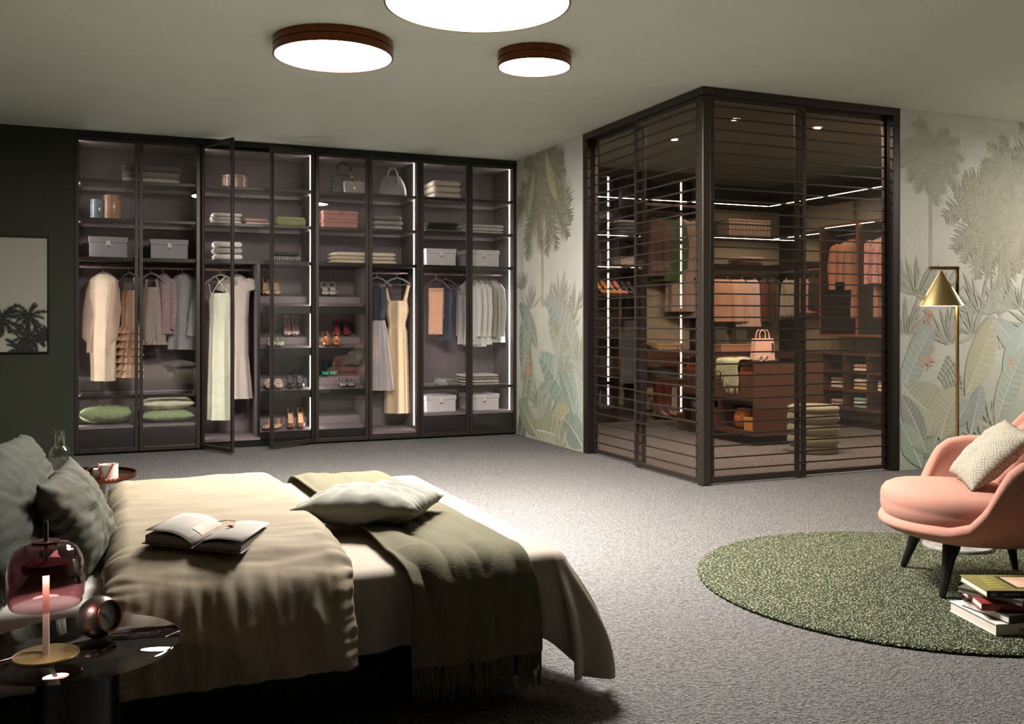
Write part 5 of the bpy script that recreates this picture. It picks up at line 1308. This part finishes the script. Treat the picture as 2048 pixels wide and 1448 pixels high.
# back run
def back_unit(label, x0, x1, dark):
    t = thing('closet_unit', label, 'shelving', (x0, YF, 0), group='closet wall units'); w = x1 - x0 - .004; d = YBK - YF - .005
    G().box(0, w, d - .018, d, .08, 2.475).build('back_panel', M_BROWND if dark else M_PANEL, t)
    for x in (0, w - .02): G().box(x, x + .02, .02, d - .018, 0, 2.475).build('side_panel', M_BROWND, t)
    return t, w, d
def cshelf(t, w, d, z, lit=True, y0=.02, m=None, lip=False):
    s = G().box(.02, w - .02, y0, d - .018, z - .03, z).build('shelf', m or M_BROWND, t)
    if lit: G().box(.05, w - .05, y0 + .012, y0 + .030, z - .032, z - .0305).build('light_strip', M_CLED, s)
    if lip: G().box(.02, w - .02, y0 - .004, y0 + .010, z - .062, z).build('front_lip', M_BROWND, s)
    return s
uL, wL, dL = back_unit('dark closet unit with shoes and boxes on shelves', 4.55, 5.46, True)
for z, l in ((2.10, 1), (1.75, 1), (1.42, 0), (.98, 0), (.55, 0)): cshelf(uL, wL, dL, z, l)
G().box(.02, wL - .02, .02, dL - .018, 0, .10).build('plinth', M_BROWND, uL)
uM, wM, dM = back_unit('lit closet unit with long garments and boots below', 5.46, 6.33, False)
cshelf(uM, wM, dM, 2.45, 0); 
dr = G().box(.02, wM - .02, .03, dM - .018, .60, .78).build('drawer_block', M_BROWN, uM, bevel=.002)
G().box(.03, wM - .03, .02, .032, .61, .69).build('drawer_front', M_BROWN, dr, bevel=.002); G().box(.03, wM - .03, .02, .032, .696, .775).build('drawer_front', M_BROWN, dr, bevel=.002)
def crail(t, p0, p1): G().tube([p0, p1], .012, 10).build('hanging_rail', M_ROD, t, smooth=60)
crail(uM, (.02, .2, 2.38), (wM - .02, .2, 2.38))
uR, wR, dR = back_unit('lit closet unit with boxes above peach tops', 6.33, 7.65, False)
cshelf(uR, wR, dR, 2.125, 1); cshelf(uR, wR, dR, 1.785, 1, lip=True)
crail(uR, (.02, .2, 1.715), (wR - .02, .2, 1.715))
G().box(.02, wR - .02, .05, dR - .018, .60, .755).build('drawer_block', M_BROWN, uR, bevel=.002)
# right run: hanging bay, wall cabinet, cubby unit
uS = thing('closet_unit', 'lit closet bay in the corner with fringed and coral tops', 'shelving', (XFR, 8.30, 0), group='closet wall units')
wS = YF - 8.30 - .004; dS = XR - XFR - .03
G().box(dS - .018, dS, 0, wS, .08, 2.475).build('back_panel', M_PANEL, uS)
for z in (2.125, 1.785):
    s = G().box(.02, dS - .02, .0, wS, z - .03, z).build('shelf', M_BROWND, uS)
    if z < 2: G().box(.016, .030, .0, wS, z - .062, z).build('front_lip', M_BROWND, s)
    G().box(.034, .052, .03, wS - .03, z - .032, z - .0305).build('light_strip', M_CLED, s)
crail(uS, (.2, .01, 1.715), (.2, wS - .01, 1.715))
G().box(.05, dS - .02, 0, wS, .60, .755).build('drawer_block', M_BROWN, uS, bevel=.002)
wc = thing('hanging_cabinet', 'open dark brown wall cabinet with jackets and patterned dress', 'cabinet', (XFR, 6.95, .955)); wW = 8.285 - 6.95; hW = 1.21; dW = XR - XFR - .03
G().box(dW - .02, dW, 0, wW, 0, hW).build('back_panel', M_BROWND, wc)
for y in (0, wW - .022): 
    s = G().box(0, dW - .02, y, y + .022, 0, hW).build('side_panel', M_BROWND, wc); G().box(-.002, .001, y, y + .022, 0, hW).build('edge', M_EDGE, s)
y_ = 7.70 - 6.95; s = G().box(.0, dW - .02, y_, y_ + .022, .022, hW - .022).build('divider', M_BROWND, wc); G().box(-.003, .001, y_ - .006, y_ + .028, 0, hW).build('edge', M_EDGE, s)
for z in (0, hW - .022):
    s = G().box(0, dW - .02, .022, wW - .022, z, z + .022).build('shelf', M_BROWND, wc); G().box(-.0025, .001, 0, wW, z, z + .022).build('edge', M_EDGE, s)
G().box(.03, .048, .05, wW - .05, hW - .024, hW - .0225).build('light_strip', M_CLED, wc)
crail(wc, (.22, .022, hW - .10), (.22, wW - .022, hW - .10))
cu = thing('cubby_unit', 'chestnut cubby shelf with folded clothes under the wall cabinet', 'shelving', (XFR, 6.60, 0)); wC = 8.27 - 6.60; dC = XR - XFR - .03
G().box(dC - .018, dC, 0, wC, .19, .775).build('back_panel', M_BROWND, cu)
G().box(.05, dC - .02, .0, wC, 0, .17).build('plinth', M_BROWND, cu)
zc_ = (.175, .37, .565, .755)
for z in zc_: G().box(0, dC - .018, 0, wC, z, z + .022).build('shelf', M_BROWN, cu, bevel=.001)
ys = [0, .30, .625, .955, 1.30, wC - .022]
for y in ys:
    for k in range(3): G().box(.002, dC - .018, y, y + .022, zc_[k] + .022, zc_[k + 1]).build('divider', M_BROWN, cu)
G().box(dC - .01, dC, 0, wC, .80, .95).build('splash_panel', M_PANEL, cu)
# folded clothes in the cubbies
def cub(col, row): return (XFR + .02, 6.60 + (ys[col] + ys[col + 1]) / 2 + .011, zc_[row] + .0225)
for (c_, r_, labs, cols, name, cat) in (
        (4, 1, ('cream top at the bottom of the cubby beside the island', 'cream top in the middle of the cubby beside the island', 'brown top at the top of the cubby beside the island'), ('#b3a79a', '#bdb1a4', '#6d5547'), 'folded_shirt', 'shirt'),
        (4, 0, ('mauve jumper at the bottom of the lowest cubby beside the island', 'mauve jumper at the top of the lowest cubby beside the island'), ('#a38f8f', '#97807f'), 'folded_sweater', 'sweater'),
        (3, 2, ('white jumper under a tan jumper in the upper cubby', 'tan jumper over a white jumper in the upper cubby'), ('#c4b8ab', '#9a7d66'), 'folded_sweater', 'sweater'),
        (3, 1, ('mustard shirt at the bottom of the central cubby', 'grey shirt in the middle of the central cubby', 'white shirt at the top of the central cubby'), ('#b89a5c', '#8f8888', '#c0bab4'), 'folded_shirt', 'shirt'),
        (3, 0, ('teal striped shirt at the bottom of the lower central cubby', 'white shirt in the middle of the lower central cubby', 'teal striped shirt at the top of the lower central cubby'), ('#6d8a8a', '#b9bdb8', '#7b9a98'), 'folded_shirt', 'shirt'),
        (2, 1, ('cream shirt at the bottom of the cubby nearest the palm wall', 'cream shirt in the middle of the cubby nearest the palm wall', 'cream shirt at the top of the cubby nearest the palm wall'), ('#bfb2a4', '#b7aa9c', '#c6baad'), 'folded_shirt', 'shirt')):
    x, y, z = cub(c_, r_)
    for i, (lab, col) in enumerate(zip(labs, cols)):
        o = folded_g(.20, .26, .036, 1, c_ * 9 + r_ * 3 + i).build(name, cloth(col.replace('nearest', 'by')), smooth=180, loc=(x + .15, y - .03, z), rot=(0, 0, radians(-90 + 3 * i)))
        tag(o, lab.replace('nearest the', 'by the'), cat, 'folded clothes in the cubbies'); z += .040
# garments
def cg(name, label, xy, zr, rows, col, rz, sleeves=None, seed=0, hw=.16, m=None, **k):
    c_ = lin(col); g_ = sum(c_) / 3; col = tuple(round(lerp(x, g_, .28), 4) for x in c_)
    return garment(name, label, 0, rows, m or cloth(col), rz, sleeves, seed, loc=(xy[0], xy[1], zr), hw=hw, hm=M_HANGERBLK, grp='clothes in the walk-in closet', **k)
yb = YF + .2
ROB = lambda hw, ln: shirt_rows(hw, ln, .07, .010)
cg('dress', 'long dark green dress in the walk-in closet', (5.83, yb), 2.38, ROB(.19, .80), '#3f5a33', radians(-25), SL(.19, .5, .05), 50, hang='dark green dress')
cg('coat', 'long beige coat beside the dark green dress', (6.03, yb), 2.38, ROB(.17, 1.15), '#9a8373', radians(-40), SL(.17, .6, .055), 53, hang='long beige coat', cat='coat')
cg('coat', 'long taupe coat at the end of the upper rail', (6.20, yb), 2.38, ROB(.15, 1.22), '#7d6a5e', radians(-50), SL(.15, .6, .05), 55, hang='long taupe coat', cat='coat')
cg('coat', 'short brown jacket partly behind the dark green dress', (5.66, yb), 2.38, ROB(.14, .75), '#5a4236', radians(-50), SL(.14, .5, .05), 57, hang='short brown jacket', cat='jacket')
for i, (x, lab, col, hw, ln, rz) in enumerate(((6.58, 'apricot pleated top first along the peach row', '#c98f66', .17, .60, -20), (6.80, 'peach pleated top in the middle of the peach row', '#cfa083', .16, .60, -20), (6.99, 'pale pink pleated top beside the burgundy vest', '#c9a698', .16, .66, -18), (7.14, 'burgundy vest beside the pale pink top', '#5b2c28', .12, .60, -40), (7.27, 'dark brown sleeveless top beside the burgundy vest', '#4a2d1a', .10, .62, -45))):
    rows = [(-.10, hw * .7, .04, .002), (-.15, hw * .9, .05, .006), (-.3, hw * .95, .06, .012), (-ln, hw * 1.02, .075, .016)]
    cg('top', lab, (x, yb), 1.715, rows, col, radians(rz), None, 60 + i * 2, hw=.15, rip=9, hang=lab.split(' top')[0].split(' vest')[0] + (' vest' if 'vest beside' in lab and 'burgundy vest' in lab[:14] else ' top'), straps=[([(-hw * .6, 0, -.11), (-hw * .5, 0, -.075)], .012), ([(hw * .6, 0, -.11), (hw * .5, 0, -.075)], .012)], cat='top').name = 'sleeveless_top'
xs_ = XFR + .2
def fr_top(y, lab, col, ln, seed, m=None, fringe=False):
    rows = [(-.11, .12, .04, .002), (-.16, .15, .05, .004), (-ln * .6, .16, .05, .008), (-ln, .165, .055, .012)]
    t = cg('top', lab, (xs_, y), 1.715, rows, col, radians(-75), None, seed, m=m, hang=' '.join(lab.split()[:3]), straps=[([(-.10, 0, -.12), (-.08, 0, -.08)], .012), ([(.10, 0, -.12), (.08, 0, -.08)], .012)], cat='top'); t.name = 'sleeveless_top'
    if fringe:
        g = G(); R = random.Random(seed)
        for i in range(70):
            a = 2 * pi * i / 70; x, y2 = .166 * cos(a), .06 * sin(a); g.tube([(x, y2, -ln * .55), (x * 1.02, y2 * 1.05, -ln * .9), (x * 1.03 + R.uniform(-.01, .01), y2 * 1.1, -ln - R.uniform(.02, .06))], .0022, 4)
        o = g.build('fringe', cloth('#b0a898'), t); o['kind'] = 'stuff'
fr_top(8.98, 'grey beige fringed top hanging in the closet corner', '#9d9584', .52, 71, m=mat('striped_fringe_knit', '#8d8676', .9, kind='wave', nscale=30.0, col2='#b5ad9d'), fringe=True)
fr_top(8.72, 'coral sleeveless top next to the fringed top', '#c07a62', .50, 73)
fr_top(8.50, 'black sleeveless top half hidden by the wall cabinet', '#2a2220', .46, 75)
xw_ = XFR + .22; zw_ = .955 + hW - .10
cg('jacket', 'orange blazer with white cuffs in the wall cabinet', (xw_, 8.02), zw_, shirt_rows(.19, .52, .06), '#b06a45', radians(-62), SL(.19, .44, .05), 80, hang='orange blazer', cat='jacket')
pat = mat('zigzag_print_dress', '#8a4a35', .85, kind='wave', nscale=22.0, col2='#c9a58c')
cg('dress', 'long patterned coral dress in the wall cabinet', (xw_, 7.80), zw_, shirt_rows(.17, .92, .07, .010), '#8a4a35', radians(-60), SL(.17, .45, .05), 83, m=pat, hang='long patterned coral dress')
flo = mat('red_floral_print', '#a8505a', .85, kind='dots', nscale=30.0, col2='#c99a92')
cg('blouse', 'pink blouse with dark red flowers in the wall cabinet', (xw_, 7.52), zw_, shirt_rows(.20, .55, .07), '#a8505a', radians(-62), SL(.20, .40, .06), 86, m=flo, hang='pink blouse', cat='blouse')
cg('blouse', 'pale red lace blouse last in the wall cabinet', (xw_, 7.26), zw_, shirt_rows(.19, .56, .07), '#a04048', radians(-62), SL(.19, .40, .06), 88, m=mat('red_lace', '#7a2f38', .85, kind='dots', nscale=55.0, col2='#c78f88'), hang='pale red lace blouse', cat='blouse')
# closet boxes and shelves
zz = 2.126
for i in range(2):
    t = lidded_box('wicker_box', ('lower' if i == 0 else 'upper') + ' striped cream box stacked above the peach tops', 6.62, 7.22, YF + .06, .30, zz, .098, mat('striped_card_%d' % i, '#a98d7d', .8, kind='wave', nscale=6.0, col2='#c5b6a7'), 'striped boxes', tab=False, lid=.25); zz += .100
stack('folded_shirt', ['dark shirt lowest in the pile above the peach tops', 'mauve shirt second in the pile above the peach tops', 'mauve shirt third in the pile above the peach tops', 'white shirt highest in the pile above the peach tops'], 'shirt', 6.80, 7.12, YF + .2, .3, 1.786, (.022, .022, .022, .022), (cloth('#463833'), cloth('#7d5a58'), cloth('#8a6866'), cloth('#b5a89c')), 1, 'folded shirts', seed=31)
lidded_box('storage_box', 'low peach box on the closet drawers under the tops', 6.52, 7.02, YF + .08, .28, .756, .092, cloth('#b98d74', bump=.05), 'closet boxes', tab=False)
for x, lab in ((6.62, 'tall grey fabric bin standing under the apricot top'), (6.92, 'tall grey fabric bin standing under the pale pink top')):
    t = thing('fabric_bin', lab, 'bin', (x, YF + .38 - .1, .85 if False else .849), group='grey fabric bins'); m = cloth('#57564a', bump=.2)
    G().prism([(-.07, 0), (.07, 0), (.085, .2), (-.085, .2)], -.06, .06, 'y').build('body', m, t, bevel=.006); G().box(-.088, .088, -.062, .062, .2, .206).build('rim', m, t)
lidded_box('storage_box', 'white box on the dark closet unit shelf', 5.18, 5.40, YF + .08, .25, 1.751, .09, cloth('#a8a29c', bump=.05), 'closet boxes', tab=False)
stack('folded_shirt', ['grey shirt lowest on the dark unit top shelf', 'teal striped shirt second on the dark unit top shelf', 'grey shirt third on the dark unit top shelf', 'white shirt highest on the dark unit top shelf'], 'shirt', 5.14, 5.42, YF + .2, .28, 2.101, (.035,) * 4, (cloth('#55555a'), cloth('#5f6f70'), cloth('#4d4d50'), cloth('#9a9a98')), 1, 'folded shirts', seed=35)
def cshoe(label, xs, z, m, m_in, **k):
    f = None
    for i, x in enumerate(xs):
        if f is None: f = shoe('high_heel_shoe', label, m, m_in, loc=(x, YF + .16, z), rz=radians(25), group='pair: ' + ' '.join(label.split()[:4]), **k)
        else: dup(f, (x, YF + .16, z), radians(25))
cshoe('yellow ochre high heel on the dark closet unit', (4.98, 5.06), 1.421, lea('#a87a3a'), lea('#c29a6a'), hh=.10)
cshoe('pink high heel on the dark closet unit', (5.14, 5.22), 1.421, lea('#b9776a'), lea('#c29a8a'), hh=.10)
cshoe('dark striped high heel on the dark closet unit', (5.31, 5.39), 1.421, lea('#3a3338'), lea('#6a625f'), hh=.10)
# boots
def boot(x, y, lab):
    t = thing('tall_boot', lab, 'boot', (x, y, .0), radians(40), group='pair of tall brown boots'); m = lea('#4a2418')
    rows = []
    n = 20
    for z, a, b, cy in ((.03, .036, .10, -.045), (.06, .038, .085, -.03), (.09, .036, .055, -.005), (.13, .04, .048, .012), (.25, .052, .056, .02), (.38, .058, .062, .022), (.44, .058, .060, .022)):
        rows.append([(a * cos(2 * pi * i / n), cy + b * sin(2 * pi * i / n), z) for i in range(n)])
    G().rings(rows, True, True, False).build('shaft', m, t, smooth=180)
    G().lathe([(.028, 0), (.034, .035)], 14, 0, .035).build('heel', M_BLACK, t); G().box(-.036, .036, -.15, .045, .022, .034).build('sole', M_BLACK, t, bevel=.01)
boot(5.70, 9.25, 'tall brown leather boot on the closet floor'); boot(5.80, 9.23, 'tall brown leather boot on the closet floor')
o = folded_g(.36, .22, .09, 2, 77).build('folded_scarf', mat('tan_print_scarf', '#5a4433', .9, kind='dots', nscale=18.0, col2='#b59a80'), smooth=180, loc=(5.80, YF + .16, .781), rot=(0, 0, .1)); tag(o, 'tan and brown printed scarf bundled on the closet drawers', 'scarf')
# island
IX0, IX1, IY0, IY1, IZ = 5.222, 5.995, 6.895, 8.15, .745
il = thing('closet_island', 'chestnut drawer island with dark glass top in the closet', 'island', ((IX0 + IX1) / 2, (IY0 + IY1) / 2, 0))
def I(g): return shifted(g, ((IX0 + IX1) / 2, (IY0 + IY1) / 2, 0))
I(G().box(IX0 + .08, IX1 - .08, IY0 + .06, IY1 - .06, 0, .085)).build('plinth', M_BLACK, il)
I(G().box(IX0, IX1, IY0, IY0 + .022, .085, IZ)).build('end_panel', M_BROWN, il, bevel=.001)
I(G().box(IX0, IX1, IY1 - .022, IY1, .085, IZ)).build('end_panel', M_BROWN, il, bevel=.001)
I(G().box(IX1 - .022, IX1, IY0 + .022, IY1 - .022, .085, IZ)).build('side_panel', M_BROWN, il)
I(G().box(IX0, IX1 - .022, IY0 + .022, IY1 - .022, .085, .125)).build('bottom_panel', M_BROWN, il)
I(G().box(IX0 + .3, IX1 - .022, IY0 + .022, IY1 - .022, .125, .39)).build('niche_back', M_BROWND, il)
I(G().box(IX0 + .02, IX1 - .022, IY0 + .022, IY1 - .022, .385, .40)).build('inner_shelf', M_BROWN, il)
ym = (IY0 + IY1) / 2 - .1
I(G().box(IX0, IX0 + .3, ym, ym + .02, .125, .385)).build('niche_divider', M_BROWN, il)
for a, b in ((IY0 + .024, ym + .008), (ym + .012, IY1 - .024)):
    for z0, z1 in ((.402, .518), (.522, .635)):
        I(G().box(IX0 + .001, IX0 + .02, a, b, z0, z1)).build('drawer_front', M_BROWN, il, bevel=.002)
I(G().box(IX0 + .01, IX1 - .022, IY0 + .022, IY1 - .022, .636, .655)).build('jewellery_tray', M_EDGE, il)
for k in range(5): 
    y = IY0 + .2 + k * .22; I(G().box(IX0 + .01, IX0 + .4, y, y + .01, .655, .70)).build('tray_divider', M_EDGE, il)
I(G().box(IX0 - .004, IX1 + .004, IY0 - .004, IY1 + .004, IZ + .001, IZ + .011)).build('glass_top', M_SMOKEGLASS, il)
ZI = IZ + .0115
lidded_box('gift_box', 'small ochre box in the island niche', IX0 + .02, IX0 + .16, IY0 + .05, .14, .126, .12, cloth('#a8743c', bump=.05), 'boxes in the island niche', tab=False)
o = G().lathe([(.05, 0), (.085, .03), (.09, .10), (.07, .17), (.03, .19)], 24).build('round_bag', lea('#9a5a28'), loc=(IX0 + .13, IY0 + .33, .126), smooth=50); tag(o, 'round cognac leather pouch in the island niche', 'bag'); o.name = 'leather_pouch'
lidded_box('gift_box', 'dark red box in the island niche', IX0 + .03, IX0 + .2, ym + .08, .2, .126, .16, cloth('#5a1f1c', bump=.05), 'boxes in the island niche', tab=False)
lidded_box('gift_box', 'black box in the island niche', IX0 + .03, IX0 + .2, ym + .34, .2, .126, .2, cloth('#121214', bump=.05), 'boxes in the island niche', tab=False)
# pink bag, sunglasses and scarf on the island
t = thing('shopping_bag', 'pale pink leather tote bag on the closet island', 'bag', (5.44, 7.06, ZI), radians(-15)); m = lea('#c09a8c', rough=.5)
G().prism([(-.10, 0), (.10, 0), (.085, .20), (-.085, .20)], -.055, .055, 'y').build('body', m, t, bevel=.006, seg=2)
for sy in (-1, 1): G().tube([(-.045, sy * .05, .16), (-.045, sy * .045, .22)] + [(-.045 * cos(pi * i / 8), sy * .04, .235 + .05 * sin(pi * i / 8)) for i in range(9)] + [(.045, sy * .045, .22), (.045, sy * .05, .16)], .005, 6).build('handle', m, t, smooth=60)
G().tube([(.07, -.058, .16), (.075, -.062, .12), (.072, -.06, .08)], .008, 6).build('charm', M_BLACK, t)
sg = thing('sunglasses', 'white-framed sunglasses on the closet island', 'sunglasses', (5.36, 6.935, ZI), radians(8))
for sx in (-1, 1):
    n = 18; fr = G().rings([[((sx * .036 + (.024 + d) * cos(2 * pi * i / n)), w, .027 + (.021 + d) * sin(2 * pi * i / n)) for i in range(n)] for d, w in ((0, 0), (.006, 0), (.006, .006), (0, .006))], True, loop=True).build('lens_frame', M_WHITE, sg, smooth=40)
    G().rings([[((sx * .036 + .024 * cos(2 * pi * i / n)), .003, .027 + .021 * sin(2 * pi * i / n)) for i in range(n)], [((sx * .036), .0033, .027)] * n], True).build('lens', M_SMOKEGLASS, fr)
    G().tube([(sx * .066, .004, .034), (sx * .066, .07, .03), (sx * .062, .12, .014)], .003, 6).build('temple', M_WHITE, sg)
G().tube([(-.008, .003, .03), (0, .003, .033), (.008, .003, .03)], .003, 6).build('bridge', M_WHITE, sg)
scm = mat('green_boucle_scarf', '#39462c', .95, kind='dots', nscale=90.0, col2='#b9bda0', bump=.8, bscale=120)
def scarf_fn(a, b):
    # over the top edge of the island's left side
    y = 7.28 + .34 * (a - .5) + .02 * nz(b * 5, a * 3)
    if b < .55: return (lerp(IX0 + .30, IX0 - .006, b / .55), y, ZI + .010 + .012 * nz(a * 6, b * 6))
    k = (b - .55) / .45; ln = .24 * (1 - .55 * sstep((a - .5) / .3)); return (IX0 - .014 - .012 * abs(nz(a * 9, b * 4)), y, ZI - .002 - k * ln)
o = G().grid(24, 30, scarf_fn).build('boucle_scarf', scm, smooth=180, solid=.008); tag(o, 'green and white boucle scarf draped over the closet island edge', 'scarf')
g = G(); Rr = random.Random(3)
for i in range(60):
    a = Rr.random(); p = scarf_fn(a, 1.0); l = Rr.uniform(.03, .07); g.tube([p, (p[0] - .004, p[1] + Rr.uniform(-.006, .006), p[2] - l)], .002, 4)
f = g.build('fringe', scm, o); f['kind'] = 'stuff'
# pouf
pf = thing('pouf', 'stacked-roll sage velvet pouf on the closet carpet', 'pouf', (5.475, 6.42, 0)); m = mat('sage_velvet', '#8d8c76', .8, var=.05, nscale=20, sheen=.4)
G().lathe([(.19, 0), (.2, .01), (.2, .05), (.19, .06)], 48).build('base', m, pf, smooth=50)
z = .062
for k in range(3):
    h = .095; prof = [(.16, z)] + [(.183 + .033 * sin(pi * i / 10) ** .6, z + h * i / 10) for i in range(11)] + [(.16, z + h)]
    G().lathe(prof, 56).build('roll', m, pf, smooth=60); z += h + .001
G().lathe([(.17, z), (.205, z + .005), (.213, z + .022), (.208, z + .040), (.18, z + .052), (.10, z + .058), (.001, z + .060)], 56, cap1=False).build('seat_pad', m, pf, smooth=60)
# downlights
M_DL = emission('downlight_lens', '#fff0e0', E_DOWN)
for x, y in ((4.46, 6.13), (5.27, 6.13), (4.46, 7.0), (6.08, 6.13)):
        t = thing('downlight', 'small round recessed spotlight in the closet ceiling', 'downlight', (x, y, H - .003), group='closet ceiling spotlights')
        G().lathe([(.026, -.001), (.026, -.006), (.034, -.006), (.034, -.0005)], 28, cap0=False, cap1=False).build('ring', M_FRAME, t, smooth=40)
        G().lathe([(.0005, -.003), (.0255, -.003)], 28, cap0=False, cap1=False).build('lens', M_DL, t)
